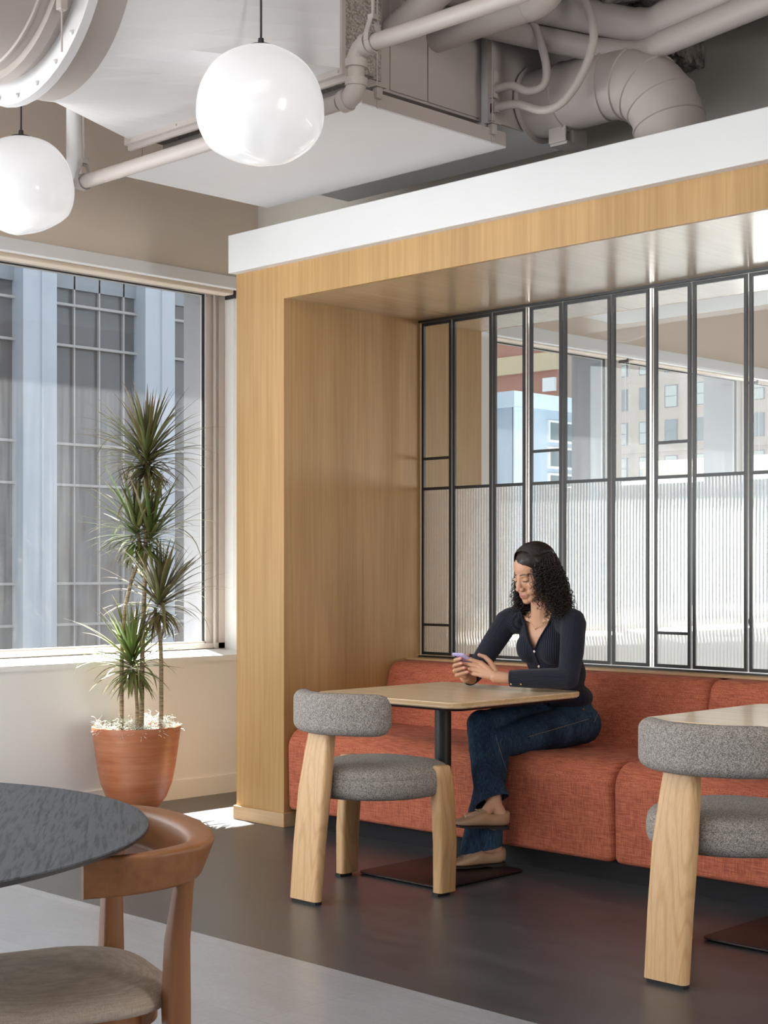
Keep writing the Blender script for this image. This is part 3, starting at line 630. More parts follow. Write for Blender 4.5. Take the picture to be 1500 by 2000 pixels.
pipe('flexible_conduit', 'inner loop of pale flexible conduit rising from the unit', bez([(-4.10, 4.806, 3.225), (-4.02, 4.81, 3.222), (-3.95, 4.83, 3.19), (-3.885, 4.85, 3.205), (-3.872, 4.85, 3.28), (-3.91, 4.84, 3.42), (-3.96, 4.83, 3.52), (-4.05, 4.8, 3.7), (-4.2, 4.8, 4.0)], 8), 0.017, cat='conduit', n=14, grp='flexible conduits')
pipe('flexible_conduit', 'outer larger loop of pale flexible conduit rising from the unit', bez([(-4.10, 4.81, 3.15), (-4.0, 4.82, 3.145), (-3.88, 4.84, 3.10), (-3.78, 4.85, 3.12), (-3.68, 4.85, 3.22), (-3.635, 4.85, 3.34), (-3.66, 4.84, 3.46), (-3.74, 4.82, 3.62), (-3.9, 4.8, 4.0)], 8), 0.0175, cat='conduit', n=14, grp='flexible conduits')

def lumpy(lo, hi, amp, seed):
    bm = bmesh.new(); bmesh.ops.create_cube(bm, size=1)
    for v in bm.verts: v.co = Vector([(lo[i] + hi[i]) / 2 + v.co[i] * (hi[i] - lo[i]) for i in range(3)])
    bmesh.ops.subdivide_edges(bm, edges=list(bm.edges), cuts=24, use_grid_fill=True)
    for v in bm.verts: v.co += v.co.normalized() * amp * mnoise.noise(v.co * 16 + Vector((seed, 0, 0))) + Vector((0, 0, amp * mnoise.noise(v.co * 38)))
    bm.verts.index_update(); mb = MB(); mb.add([v.co[:] for v in bm.verts], [[v.index for v in f.verts] for f in bm.faces]); bm.free(); return mb
fb = lumpy((-4.3, 4.98, 3.52), (-2.6, 5.3, 3.995), 0.03, 1); tag(fb.build('fireproofed_beam', m_conc), 'rough sprayed brown beam above the parallel pipes at top right', 'beam')
fb = lumpy((-4.02, 5.42, 3.42), (-3.66, 5.675, 3.60), 0.025, 5); tag(fb.build('fireproofing_patch', m_conc), 'rough brown foam patch on the wall above the round duct bend', 'foam patch')
# ================================================================ POTTED DRACAENA
PP = Vector((-6.30, 4.60, 0)); plant = thing('potted_plant', 'tall dracaena with four spiky heads in a terracotta pot by the window', 'plant', tuple(PP))
def potmat():
    m = M('glazed_terracotta', (0.47, 0.18, 0.08), 0.38, spec=0.5); t = NT(m)
    n = t.noise(t.coord((2, 2, 45)), 1, 5, 0.7); n2 = t.noise(t.coord((4, 4, 9)), 1, 5, 0.6)
    f = t.math('MULTIPLY', t.math('ADD', n, n2), 0.5)
    t.base(t.ramp(f, [(0.38, (0.36, 0.11, 0.045)), (0.55, (0.46, 0.175, 0.082)), (0.70, (0.55, 0.27, 0.15))])); t.bump(n, 0.08, 0.002); return m
a = MB(); a.lathe([(0.075, 0.0), (0.083, 0.008), (0.085, 0.03), (0.115, 0.055), (0.15, 0.10), (0.178, 0.17), (0.195, 0.25), (0.208, 0.34), (0.219, 0.42), (0.223, 0.452), (0.221, 0.457), (0.210, 0.458), (0.205, 0.45), (0.19, 0.40), (0.0, 0.40)], n=64, cap=True); a.build('pot', potmat(), plant, True, 45)
m_soil = painted('dark_soil', (0.06, 0.04, 0.03), 0.95, 0.4)
a = MB(); a.lathe([(0.196, 0.415), (0.1, 0.43), (0.01, 0.435)], n=32); a.build('soil', m_soil, plant, True)
random.seed(11); a = MB()
for k in range(900):
    an = random.uniform(0, 2 * pi); r = 0.20 * sqrt(random.random()); x, y = r * cos(an), r * sin(an)
    if random.random() < 0.3: r = 0.19; x, y = r * cos(an), r * sin(an)
    cl = max(0, mnoise.noise(Vector((x * 9, y * 9, 2)))) ; z = 0.435 + cl * 0.09; pts = []; d = Vector((random.uniform(-1, 1), random.uniform(-1, 1), random.uniform(-0.2, 0.9))).normalized()
    p = Vector((x, y, z)); 
    for s_ in range(6): pts.append(p.copy()); d = (d + Vector((random.uniform(-1, 1), random.uniform(-1, 1), random.uniform(-1, 0.6))) * 0.7).normalized(); p = p + d * 0.011
    a.tube(pts, 0.0011, 3)
for k in range(24):
    p = Vector((-0.205 + random.uniform(-0.02, 0.02), random.uniform(-0.09, 0.03), 0.455)); pts = []
    for s_ in range(8): pts.append(p.copy()); p = p + Vector((random.uniform(-0.012, 0.006), random.uniform(-0.012, 0.012), -0.008 if s_ > 2 else 0.006))
    a.tube(pts, 0.0011, 3)
m_moss = M('grey_moss', (0.62, 0.64, 0.56), 0.9); a.build('spanish_moss', m_moss, plant)
def stemmat():
    m = M('plant_stem', (0.27, 0.2, 0.13), 0.8); t = NT(m); n = t.noise(t.coord((12, 12, 160)), 1, 3, 0.6)
    t.base(t.ramp(n, [(0.35, (0.13, 0.09, 0.055)), (0.6, (0.36, 0.28, 0.17))])); t.bump(n, 0.5, 0.003); return m
m_stem = stemmat()
def leafmat():
    m = M('dracaena_leaf', (0.1, 0.2, 0.06), 0.38, spec=0.5); t = NT(m); at = t.new('ShaderNodeVertexColor'); at.layer_name = 'leaf'
    t.base(at.outputs[0]); t.b.inputs['Subsurface Weight'].default_value = 0.0; t.b.inputs['Transmission Weight'].default_value = 0.0; return m
m_leaf = leafmat()
def leafhead(c, axis, n, L, seed, green):
    random.seed(seed); vs, fs, cs = [], [], []
    axis = Vector(axis).normalized()
    for k in range(n):
        u = k / n; el = radians(88 - 118 * u ** 0.85 + random.uniform(-11, 11)); az = k * 2.39996 + random.uniform(-0.25, 0.25)
        l = L * (0.45 + 0.55 * sin(pi * min(1, u * 1.15 + 0.12))) * random.uniform(0.8, 1.12); wd = random.uniform(0.0068, 0.0112)
        d = Vector((cos(el) * cos(az), cos(el) * sin(az), sin(el))); d = (d + (axis - Vector((0, 0, 1))) * 0.5).normalized()
        p = Vector(c) - axis * (u * 0.13) + Vector((cos(az), sin(az), 0)) * 0.008; side = d.cross(Vector((0, 0, 1))); side = side.normalized() if side.length > 1e-3 else Vector((1, 0, 0))
        droop = random.uniform(0.02, 0.10) * (1 + 2.2 * u ** 3) + (0.28 if random.random() < 0.06 else 0); seg = 8; b0 = len(vs)
        gA = Vector(green) * random.uniform(0.75, 1.35); red = Vector((0.30, 0.12, 0.085)); edge = random.random()
        for s_ in range(seg + 1):
            q = s_ / seg; wv = wd * (1.0 if q < 0.12 else (1 - ((q - 0.12) / 0.88) ** 2.2)) * (0.65 + 0.35 * min(1, q * 5)); wv = max(wv, 0.0004)
            nrm = side.cross(d).normalized()
            vs += [p - side * wv, p - nrm * wv * 0.35, p + side * wv]
            mixr = min(1, 0.12 + edge * 0.40 + max(0, q - 0.6) * 1.2); c1 = gA.lerp(red, mixr * 0.9); c0 = gA.lerp(red, mixr * 0.35)
            cs += [c1, c0, c1]
            d = (d + Vector((0, 0, -1)) * droop * (0.4 + q * 1.6)).normalized(); p = p + d * (l / seg)
        for s_ in range(seg):
            a_ = b0 + s_ * 3; fs += [(a_, a_ + 1, a_ + 4, a_ + 3), (a_ + 1, a_ + 2, a_ + 5, a_ + 4)]
    me = bpy.data.meshes.new('foliage'); me.from_pydata([tuple(v) for v in vs], [], fs); me.materials.append(m_leaf)
    ca = me.color_attributes.new('leaf', 'FLOAT_COLOR', 'POINT'); ca.data.foreach_set('color', [x for c_ in cs for x in (c_[0], c_[1], c_[2], 1.0)])
    me.polygons.foreach_set('use_smooth', [True] * len(fs)); o = bpy.data.objects.new('foliage', me); COL.objects.link(o); o.parent = plant; return o
def PL(px, py, dd=0.0):   # plant-local point from lateral offset (m, picture right) and height, dd = depth offset
    return Vector((0, 0, py)) + RT * px + FW * dd
g1, g2 = (0.085, 0.13, 0.035), (0.075, 0.16, 0.03)
def stem(pts, r0, r1):
    P_ = bez(pts, 6); a = MB(); a.tube(P_, [r0 + (r1 - r0) * k / (len(P_) - 1) for k in range(len(P_))], 10); a.build('stem', m_stem, plant, True)
stem([PL(-0.075, 0.42), PL(-0.07, 0.9), PL(-0.035, 1.15), PL(0.03, 1.33, 0.01)], 0.0115, 0.009)
stem([PL(0.03, 0.42, -0.03), PL(0.035, 0.9, -0.02), PL(0.045, 1.3, 0), PL(0.05, 1.78, 0)], 0.013, 0.0105)
stem([PL(0.125, 0.42), PL(0.125, 0.75), PL(0.12, 0.90)], 0.0115, 0.0105)
stem([PL(-0.0, 0.42, 0.02), PL(0.0, 0.56, 0.02), PL(-0.012, 0.70, 0.0)], 0.0105, 0.009)
stem([PL(0.02, 1.28), PL(0.02, 1.36), PL(-0.01, 1.50)], 0.009, 0.009)
stem([PL(0.12, 0.90), PL(0.10, 0.96), PL(0.095, 1.05)], 0.009, 0.008); stem([PL(0.122, 0.90), PL(0.14, 0.95), PL(0.15, 1.03)], 0.008, 0.007)
leafhead(PL(0.055, 1.86), (0.02, 0, 1), 150, 0.41, 21, g1); leafhead(PL(0.045, 1.79, 0.03), (0, 0, 1), 30, 0.34, 27, g1)
leafhead(PL(0.0, 1.49), (0, 0, 1), 95, 0.39, 22, g2); leafhead(PL(0.08, 1.46), (0.1, 0.1, 1), 80, 0.38, 25, g2)
leafhead(PL(0.125, 1.13), (0.1, 0.1, 1), 120, 0.38, 23, (0.10, 0.13, 0.045)); leafhead(PL(-0.02, 0.83, -0.02), (-0.05, 0, 1), 125, 0.37, 24, g2)

# ================================================================ ROUND TABLE
TCn = cam_pt(-1.22, 2.985); R_ = 0.752
rt_ = thing('round_table', 'round black-stained oak table at the lower left corner', 'table', tuple(TCn), TH + pi / 2 + 0.15)
a = MB(); a.lathe([(R_ - 0.0005, 0.7325), (R_ - 0.0015, 0.735), (0.0, 0.735)], n=160, cap=False); a.build('tabletop', m_boak, rt_, True, 25)
a = MB(); a.lathe([(0.01, 0.716), (R_ - 0.03, 0.716), (R_ - 0.008, 0.7235), (R_, 0.7265), (R_, 0.7325), (0.01, 0.7325)], n=160, cap=False); a.build('underside', m_black, rt_, True, 25)
a = MB(); a.lathe([(0.04, 0.02), (0.04, 0.7)], n=32); a.lathe([(0.2, 0.70), (0.2, 0.7155)], n=32); a.build('column', m_black, rt_, True, 40)
a = MB(); a.lathe([(0.33, 0.0), (0.33, 0.01), (0.32, 0.016), (0.03, 0.02)], n=64); a.build('base_plate', m_black, rt_, True, 30)

# ================================================================ BENT-RAIL WOODEN CHAIR
mid = cam_pt(-0.50, 3.20); fdir = (FW * -0.45 + RT * -0.89).normalized(); ch = thing('wooden_armchair', 'brown wooden chair with curved back rail and grey-beige seat at the round table', 'chair', tuple(mid), math.atan2(fdir.y, fdir.x))
# local axes: +x = facing, +y = its left
def rail_ring(p, tn, w, h, lean, n=20):
    nrm = Vector((0, 0, 1)).cross(tn).normalized()  # horizontal normal
    out = []
    for (a_, b_) in rrect(w, h, min(w, h) * 0.55, 4): out.append(tuple(p + nrm * (a_ + lean * (b_ + h)) + Vector((0, 0, b_))))
    return out
sp = bez([(0.215, -0.288, 0.672), (0.13, -0.292, 0.673), (0.055, -0.275, 0.676), (-0.005, -0.230, 0.678), (-0.040, -0.13, 0.681), (-0.050, 0, 0.682), (-0.040, 0.13, 0.681), (-0.005, 0.230, 0.678), (0.055, 0.275, 0.676), (0.13, 0.292, 0.673), (0.215, 0.288, 0.672)], 6)
a = MB(); rings = []; n_ = len(sp)
for i, p in enumerate(sp):
    tn = (sp[min(i + 1, n_ - 1)] - sp[max(i - 1, 0)]).normalized(); u = abs(2 * i / (n_ - 1) - 1)   # 1 at ends, 0 at back
    k = 1 - u; w_ = 0.011 + 0.016 * min(1, k * 1.6); h_ = 0.038 + 0.003 * k; 
    rings.append(rail_ring(p, tn, w_, h_, 0.42 * min(1, k * 1.4)))
a.loft(rings); a.build('back_rail', m_walnutr, ch, True, 50)
for sy in (-1, 1):
    l = MB(); S = [(0.0, 0.0, 0.215, 0.018, 0.020), (0.2, 0.004, 0.216, 0.022, 0.024), (0.40, 0.008, 0.218, 0.024, 0.027), (0.52, 0.006, 0.220, 0.021, 0.024), (0.62, -0.004, 0.226, 0.017, 0.019), (0.66, 0.0, 0.234, 0.022, 0.022)]
    l.loft([[(cx_ + x, sy * cy_ + y, z) for x, y in rrect(hx, hy, 0.008, 3)] for z, cx_, cy_, hx, hy in S]); l.build('leg', m_walnut, ch, True, 40)
    l = MB(); S = [(0.0, 0.405, 0.205, 0.014, 0.014), (0.40, 0.40, 0.205, 0.02, 0.02)]
    l.loft([[(cx_ + x, sy * cy_ + y, z) for x, y in rrect(hx, hy, 0.008, 3)] for z, cx_, cy_, hx, hy in S]); l.build('leg', m_walnut, ch, True, 40)
a = MB(); o_ = rrect(0.225, 0.225, 0.15, 10)
a.loft([[(0.205 + x * 0.9, y * 0.9, z) for x, y in o_] for z in (0.345, 0.375)]); a.build('seat_frame', m_walnut, ch, True, 40)
a = MB(); a.loft([[(0.205 + x * s_, y * s_, z) for x, y in rrect(0.235, 0.235, 0.16, 14)] for s_, z in ((0.86, 0.376), (0.96, 0.380), (1.0, 0.390), (1.0, 0.400), (0.97, 0.413), (0.88, 0.426), (0.72, 0.436), (0.5, 0.442), (0.2, 0.445), (0.02, 0.445))]); a.build('seat_pad', m_seatg, ch, True, 60)

# ================================================================ OUTSIDE
m_fglass = M('facade_glass', (0.115, 0.115, 0.12), 0.12, spec=0.8)
t_ = NT(m_fglass); n_ = t_.noise(t_.coord((1, 0.5, 0.35)), 0.9, 2); t_.bump(n_, 0.5, 0.6)
m_fpale = painted('facade_pale_cladding', (0.50, 0.54, 0.60), 0.5, 0.02); m_fmull = M('facade_mullion', (0.42, 0.40, 0.39), 0.5)
m_fspan = painted('facade_spandrel', (0.30, 0.32, 0.35), 0.4)
ob = thing('office_tower', 'dark glass office block with pale columns seen through the dusty window', 'building', (-36, 25, -12)); OC = (-36, 25, -12)
a = MB(); a.box((-42, 4, -12), (-36.0, 37, 24)); off(a, OC).build('curtain_glass', m_fglass, ob)
for y0 in (15.5, 18.85, 22.2, 26.2, 30.2, 34.2):
    a = MB(); a.box((-36.0, y0, -12), (-35.45, y0 + 1.05, 24)); a.box((-35.45, y0 + 0.55, -12), (-35.4, y0 + 0.62, 24)); off(a, OC).build('column', m_fpale, ob)
a = MB()
for k in range(38): y = 5 + k * 0.83; a.box((-35.99, y, -12), (-35.90, y + 0.05, 24))
off(a, OC).build('mullion', m_fmull, ob)
for z in [q - e for q in (16.23, 12.38, 8.53, 4.68, 0.83, -3.02, -6.87) for e in (0, 1.13)]:
    a = MB(); a.box((-35.99, 4, z - 0.035), (-35.84, 37, z + 0.035)); off(a, OC).build('transom', m_fmull, ob)
a = MB(); a.box((-35.985, 4, 8.98), (-35.9, 37, 10.4)); off(a, OC).build('spandrel_band', m_fspan, ob)

m_beigeb = painted('beige_stone', (0.46, 0.39, 0.32), 0.8); t_ = NT(m_beigeb)
m_bwin = M('building_window', (0.12, 0.17, 0.18), 0.15, spec=0.6); m_bfr = M('building_window_frame', (0.08, 0.1, 0.13), 0.5); m_shade = M('pale_window_shade', (0.45, 0.52, 0.48), 0.7)
m_bcour = M('stone_joint', (0.42, 0.35, 0.28), 0.8)
YB = 110; bb_ = thing('stone_building', 'beige stone building with rows of sash windows beyond the screen', 'building', (-80, YB, -15)); BCc = (-80, YB, -15)
a = MB(); a.box((-96.5, YB, -15), (-52, YB + 20, 45)); off(a, BCc).build('facade', m_beigeb, bb_)
WX = [(-91.8, -90.7), (-88.9, -87.8), (-86.74, -85.7), (-84.64, -83.5), (-82.3, -81.2), (-79.91, -78.81), (-77.46, -76.4), (-74.82, -73.63), (-71.84, -70.7), (-69.2, -68.1), (-66.4, -65.3), (-63.6, -62.5), (-60.8, -59.7)]
for zi, (z0, z1) in enumerate([(21.4, 23.3), (18.0, 19.95), (15.0, 16.9), (12.0, 13.95), (9.0, 10.9), (6.0, 7.9), (3.0, 4.9)]):
    for x0, x1 in WX:
        o0 = (x0, YB, z0)
        a = MB(); a.box((x0 - 0.06, YB - 0.08, z0), (x1 + 0.06, YB + 0.02, z1)); wnd = off(a, BCc).build('window', m_bfr, bb_)
        a = MB(); a.box((x0 + 0.06, YB - 0.12, z0 + 0.06), (x1 - 0.02, YB - 0.085, (z0 + z1) / 2 - 0.04)); a.box((x0 + 0.06, YB - 0.12, (z0 + z1) / 2 + 0.03), (x1 - 0.02, YB - 0.085, z1 - 0.08)); off(a, BCc).build('pane', m_shade if (hash((zi * 7 + round(x0))) % 3) else m_bwin, wnd)
a = MB(); a.box((-96.5, YB - 0.3, 11.25), (-52, YB, 11.4)); a.box((-96.5, YB - 0.02, 17.35), (-52, YB + 0.0, 17.42)); off(a, BCc).build('string_course', m_bcour, bb_)
m_bluew = painted('blue_grey_render', (0.40, 0.48, 0.56), 0.7); m_bluel = painted('pale_blue_render', (0.60, 0.70, 0.80), 0.7)
bl = thing('annex_building', 'pale blue-grey block with flat parapet seen low through the left of the screen', 'building', (-45, 55, -12)); BLc = (-45, 55, -12)
a = MB(); a.box((-56, 50, -12), (-41.71, 54.9, 8.2)); off(a, BLc).build('wall', m_bluew, bl)
a = MB(); a.box((-56.3, 49.7, 8.1), (-41.4, 55.1, 8.75)); off(a, BLc).build('parapet', m_bluel, bl)
a = MB(); a.box((-43.6, 49.93, -12), (-42.6, 50.0, 8.1)); a.box((-41.75, 50.0, -12), (-41.64, 51.1, 8.1)); off(a, BLc).build('pilaster', m_bluel, bl)
for k in range(6):
    a = MB(); a.box((-41.72, 52.3 + 0.0, 1.0 + k * 1.15), (-41.6, 54.3, 1.95 + k * 1.15)); wnd = off(a, BLc).build('window', m_sill, bl)
    a = MB(); a.box((-41.6, 52.4, 1.1 + k * 1.15), (-41.56, 54.2, 1.85 + k * 1.15)); off(a, BLc).build('pane', m_bwin, wnd)
m_red = painted('red_brick', (0.42, 0.20, 0.15), 0.9); m_band = painted('sand_stone_band', (0.62, 0.50, 0.33), 0.8)
rb = thing('brick_building', 'red brick building with a sand-coloured band behind the blue-grey block', 'building', (-66, 82, -12)); RBc = (-66, 82, -12)
a = MB(); a.box((-78, 80, -12), (-62.9, 81, 19.5)); off(a, RBc).build('wall', m_red, rb)
a = MB(); a.box((-70, 79.7, 14.4), (-62.8, 80, 15.6)); off(a, RBc).build('stone_band', m_band, rb)
a = MB(); a.box((-64.0, 79.75, 16.0), (-63.0, 80, 17.0)); a.box((-64.0, 79.75, 13.0), (-63.0, 80, 13.9)); off(a, RBc).build('quoin_block', m_sill, rb)
lr = thing('low_roof', 'low sunlit white roof with concrete parapet in front of the stone building', 'building', (-30, 48, -12)); LRc = (-30, 48, -12)
a = MB(); a.loft([[(x, 44.6, 4.0), (x, 44.6, 4.2 ), (x, 52, 4.9), (x, 52, 4.6)] for x in (-35.5, -20)]); off(a, LRc).build('roof', m_sill, lr)
a = MB(); a.box((-35.3, 44.8, -12), (-20.2, 51.9, 4.1)); off(a, LRc).build('wall', m_bluew, lr)
a = MB(); a.box((-36.5, 52, -12), (-20, 52.4, 5.5)); a.box((-36.5, 51.8, 5.3), (-20, 52.5, 5.6)); off(a, LRc).build('parapet', m_bcour, lr)
m_deck = painted('pale_gravel_roof', (0.065, 0.063, 0.058), 0.9)
dk = thing('flat_roof', 'pale gravel flat roof blurred behind the ribbed glass', 'roof', (-16, 30, -12)); DKc = (-16, 30, -12)
a = MB(); a.loft([[(-22, 18.5, z), (-10.5, 18.5, z), (-10.5, 44, z), (-22, 44, z)] for z in (-12, 0.3)]); off(a, DKc).build('roof_deck', m_deck, dk)
a = MB(); a.box((-22.3, 43.7, -12), (-10.5, 44.2, 1.5)); off(a, DKc).build('parapet', m_red, dk)
# street far below
m_street = painted('asphalt', (0.03, 0.03, 0.032), 0.9); a = MB(); a.add([(-160, -60, -14), (-7.3, -60, -14), (-7.3, 160, -14), (-160, 160, -14)], [(0, 1, 2, 3)]); tag(a.build('street_ground', m_street), 'grey street far below the windows', 'ground', None, 'structure')

# ================================================================ WOMAN ON THE BANQUETTE
from mathutils.bvhtree import BVHTree
PO = Vector((-4.16, 5.36, 0.0))
def V3(*a): return Vector(a)
def cap(mb, p0, p1, r0, r1, n=18):
    p0, p1 = Vector(p0), Vector(p1); t = (p1 - p0); L = t.length; t = t / L if L > 1e-6 else Vector((0, 0, 1))
    u = t.orthogonal().normalized(); v = t.cross(u); rings = []
    for k in range(6): a = -pi / 2 + (k + 0.4) * pi / 12; rings.append((p0 + t * r0 * sin(a), r0 * cos(a)))
    for k in range(6): a = (k + 0.6) * pi / 12; rings.append((p1 + t * r1 * sin(a), r1 * cos(a)))
    mb.loft([[c + (u * cos(2 * pi * j / n) + v * sin(2 * pi * j / n)) * r for j in range(n)] for c, r in rings])
def ell(mb, c, r, R=None, n=24):
    c = Vector(c); m = n // 2; rings = []
    for i in range(m + 1):
        a = -pi / 2 + pi * i / m; q = max(cos(a), 0.03); ring = []
        for j in range(n):
            p = Vector((r[0] * q * cos(2 * pi * j / n), r[1] * q * sin(2 * pi * j / n), r[2] * sin(a)))
            ring.append(c + (R @ p if R else p))
        rings.append(ring)
    mb.loft(rings)
def chain(mb, pts, rs):
    for i in range(len(pts) - 1): cap(mb, pts[i], pts[i + 1], rs[i], rs[i + 1])
def blob(mb, voxel, it=6, fac=0.5):
    me = bpy.data.meshes.new('tmp'); me.from_pydata([tuple(v) for v in mb.v], [], mb.f); me.update()
    bm = bmesh.new(); bm.from_mesh(me); bmesh.ops.recalc_face_normals(bm, faces=bm.faces); bm.to_mesh(me); bm.free()
    o = bpy.data.objects.new('tmp', me); COL.objects.link(o)
    r = o.modifiers.new('r', 'REMESH'); r.mode = 'VOXEL'; r.voxel_size = voxel; r.adaptivity = 0
    s_ = o.modifiers.new('s', 'SMOOTH'); s_.factor = fac; s_.iterations = it
    dg = bpy.context.evaluated_depsgraph_get(); ev = o.evaluated_get(dg); m2 = ev.to_mesh()
    vs = [v.co.copy() for v in m2.vertices]; fs = [tuple(p.vertices) for p in m2.polygons]
    ev.to_mesh_clear(); bpy.data.objects.remove(o); bpy.data.meshes.remove(me); return vs, fs
def finish(name, vs, fs, mats, parent, colors=None, mi=None):
    me = bpy.data.meshes.new(name); me.from_pydata([tuple(Vector(v) - PO) for v in vs], [], fs)
    for m in (mats if isinstance(mats, (list, tuple)) else [mats]): me.materials.append(m)
    if mi: me.polygons.foreach_set('material_index', mi)
    me.polygons.foreach_set('use_smooth', [True] * len(fs))
    if colors:
        ca = me.color_attributes.new('tone', 'FLOAT_COLOR', 'POINT'); ca.data.foreach_set('color', [x for c_ in colors for x in (c_[0], c_[1], c_[2], 1.0)])
    o = bpy.data.objects.new(name, me); COL.objects.link(o)
    if parent: o.parent = parent
    return o
# --- head frame
HC = V3(-4.152, 5.118, 1.222); yaw = radians(13); pit = radians(17); roll = radians(3)
Fh = V3(-sin(yaw) * cos(pit), -cos(yaw) * cos(pit), -sin(pit)); Lh = V3(cos(yaw), -sin(yaw), 0).normalized(); Uh = Fh.cross(Lh) * -1
Uh = Lh.cross(Fh); Uh = Uh if Uh.z > 0 else -Uh
HM = Matrix((Lh, Fh, Uh)).transposed()
def H(x, y, z): return HC + HM @ Vector((x, y, z))
# ---- skin: head and neck
hb = MB(); E_ = lambda c, r: ell(hb, H(*c), r, HM); K_ = lambda a, b, r0, r1: cap(hb, H(*a), H(*b), r0, r1)
E_((0, -.014, .036), (.072, .090, .083)); E_((0, .026, .045), (.060, .058, .055)); E_((0, .030, -.012), (.059, .056, .056))
K_((0, .026, -.05), (0, .062, -.084), .043, .024); E_((0, .070, -.094), (.021, .017, .015))
for s in (1, -1):
    K_((s * .050, -.012, -.040), (s * .020, .058, -.086), .018, .018); E_((s * .039, .048, -.026), (.024, .028, .024)); E_((s * .030, .050, -.052), (.024, .026, .024))
    K_((s * .010, .080, .016), (s * .040, .068, .019), .0085, .0070); E_((s * .0135, .091, -.039), (.0090, .010, .0080)); E_((s * .074, -.012, -.008), (.007, .018, .030))
K_((0, .079, .012), (0, .096, -.028), .0092, .0110); E_((0, .101, -.035), (.0105, .010, .0088)); E_((0, .074, -.066), (.028, .019, .022))
for s in (1, -1):
    K_((0, .0915, -.0612), (s * .021, .082, -.0655), .0050, .003); K_((0, .0905, -.0735), (s * .018, .082, -.069), .0060, .004)
NB = V3(-4.162, 5.195, 1.055)
cap(hb, H(0, -.030, -.055), NB + V3(0, 0.0, 0), .052, .056); cap(hb, NB, V3(-4.165, 5.235, .98), .056, .09)
cap(hb, H(.03, -.005, -.07), V3(-4.152, 5.158, 1.035), .016, .014)
ell(hb, (-4.165, 5.215, 1.035), (.12, .055, .045)); ell(hb, (-4.165, 5.225, .955), (.125, .078, .10)); ell(hb, (-4.110, 5.198, .900), (.055, .045, .055)); ell(hb, (-4.222, 5.196, .900), (.055, .045, .055))
cap(hb, (-4.05, 5.180, 1.038), (-4.140, 5.160, 1.022), .012, .010); cap(hb, (-4.28, 5.178, 1.038), (-4.190, 5.160, 1.022), .012, .010)
vs, fs = blob(hb, 0.0026, 4)
HI = HM.transposed(); cols = []; skin = Vector((0.60, 0.335, 0.215)); NV = []
for v in vs:
    q = HI @ (v - HC); c = skin.copy()
    for s in (1, -1):
        d2 = ((q.x - s * .031) / .016) ** 2 + ((q.z - .002) / .011) ** 2 + ((q.y - .082) / .03) ** 2
        v = v - HM @ Vector((0, 1, 0)) * (.0085 * math.exp(-d2))
        e = ((q.x - s * .027) / .024) ** 2; zb = .0235 - .0045 * e * 1.2; br = math.exp(-((q.z - zb) / .0036) ** 2) * (1 if abs(q.x - s * .030) < .016 else math.exp(-((abs(q.x - s * .030) - .016) / .003) ** 2)) * (1 if q.y > .045 else 0)
        c = c.lerp(Vector((.05, .03, .022)), min(0.96, br))
    lip = math.exp(-((q.x) / .0185) ** 6) * math.exp(-((q.z + .0672) / .0105) ** 4) * (1 if q.y > .080 else 0)
    c = c.lerp(Vector((.52, .19, .16)), min(.85, lip)); ml = math.exp(-((q.z + .0672) / .0013) ** 2) * (1 if abs(q.x) < .021 and q.y > .08 else 0); c = c.lerp(Vector((.2, .06, .05)), ml * .7)
    ck = math.exp(-(((abs(q.x) - .042) / .018) ** 2 + ((q.z + .03) / .02) ** 2)) * (1 if q.y > .03 else 0); c = c.lerp(Vector((.62, .27, .19)), ck * .4)
    NV.append(v); cols.append(c)
SV, SF, SCx = list(NV), list(fs), list(cols); SM = [0] * len(fs)
def addskin(v2, f2, col=None, colf=None):
    o = len(SV); SV.extend(v2); SF.extend([tuple(i + o for i in f) for f in f2]); SCx.extend([(colf(v) if colf else (col or skin)) for v in v2])
# eyelids (eyes lowered)
for s in (1, -1):
    mb = MB(); ell(mb, H(s * .031, .0715, .001), (.0145, .0125, .0115), HM, 20); addskin(mb.v, mb.f, skin * 0.92)
    mb = MB(); pts = [H(s * (.031 + .0148 * cos(a)), .0715 + .0130 * sin(a) ** .7 if sin(a) > 0 else .0715, .001 - .0045 - .002 * sin(a)) for a in [pi * k / 10 for k in range(11)]]
    mb.tube(pts, [.0006 + .0009 * sin(pi * k / 10) for k in range(11)], 6); addskin(mb.v, mb.f, Vector((.02, .012, .01)))
# ---- hands
def hand(wr, palm, roots, fingers, thumb, rad):
    hb = MB(); cap(hb, wr[0], wr[1], .024, .0265)
    for r_ in roots: cap(hb, wr[1], r_, .019, .0115)
    cap(hb, roots[0], roots[-1], .0115, .0105)
    for r_, f_ in zip(roots, fingers): chain(hb, [r_] + f_, [.0102 * rad, .0088 * rad, .0080 * rad, .0068 * rad][:len(f_) + 1])
    chain(hb, thumb, [.0155, .0115, .0098, .0082]); return blob(hb, 0.0017, 3)
nail = Vector((.78, .36, .36))
def handcol(tips):
    def f(v):
        c = skin * 0.93
        for t in tips:
            d = (v - t).length; 
            if d < .0085: c = c.lerp(nail, .8)
        return c
    return f
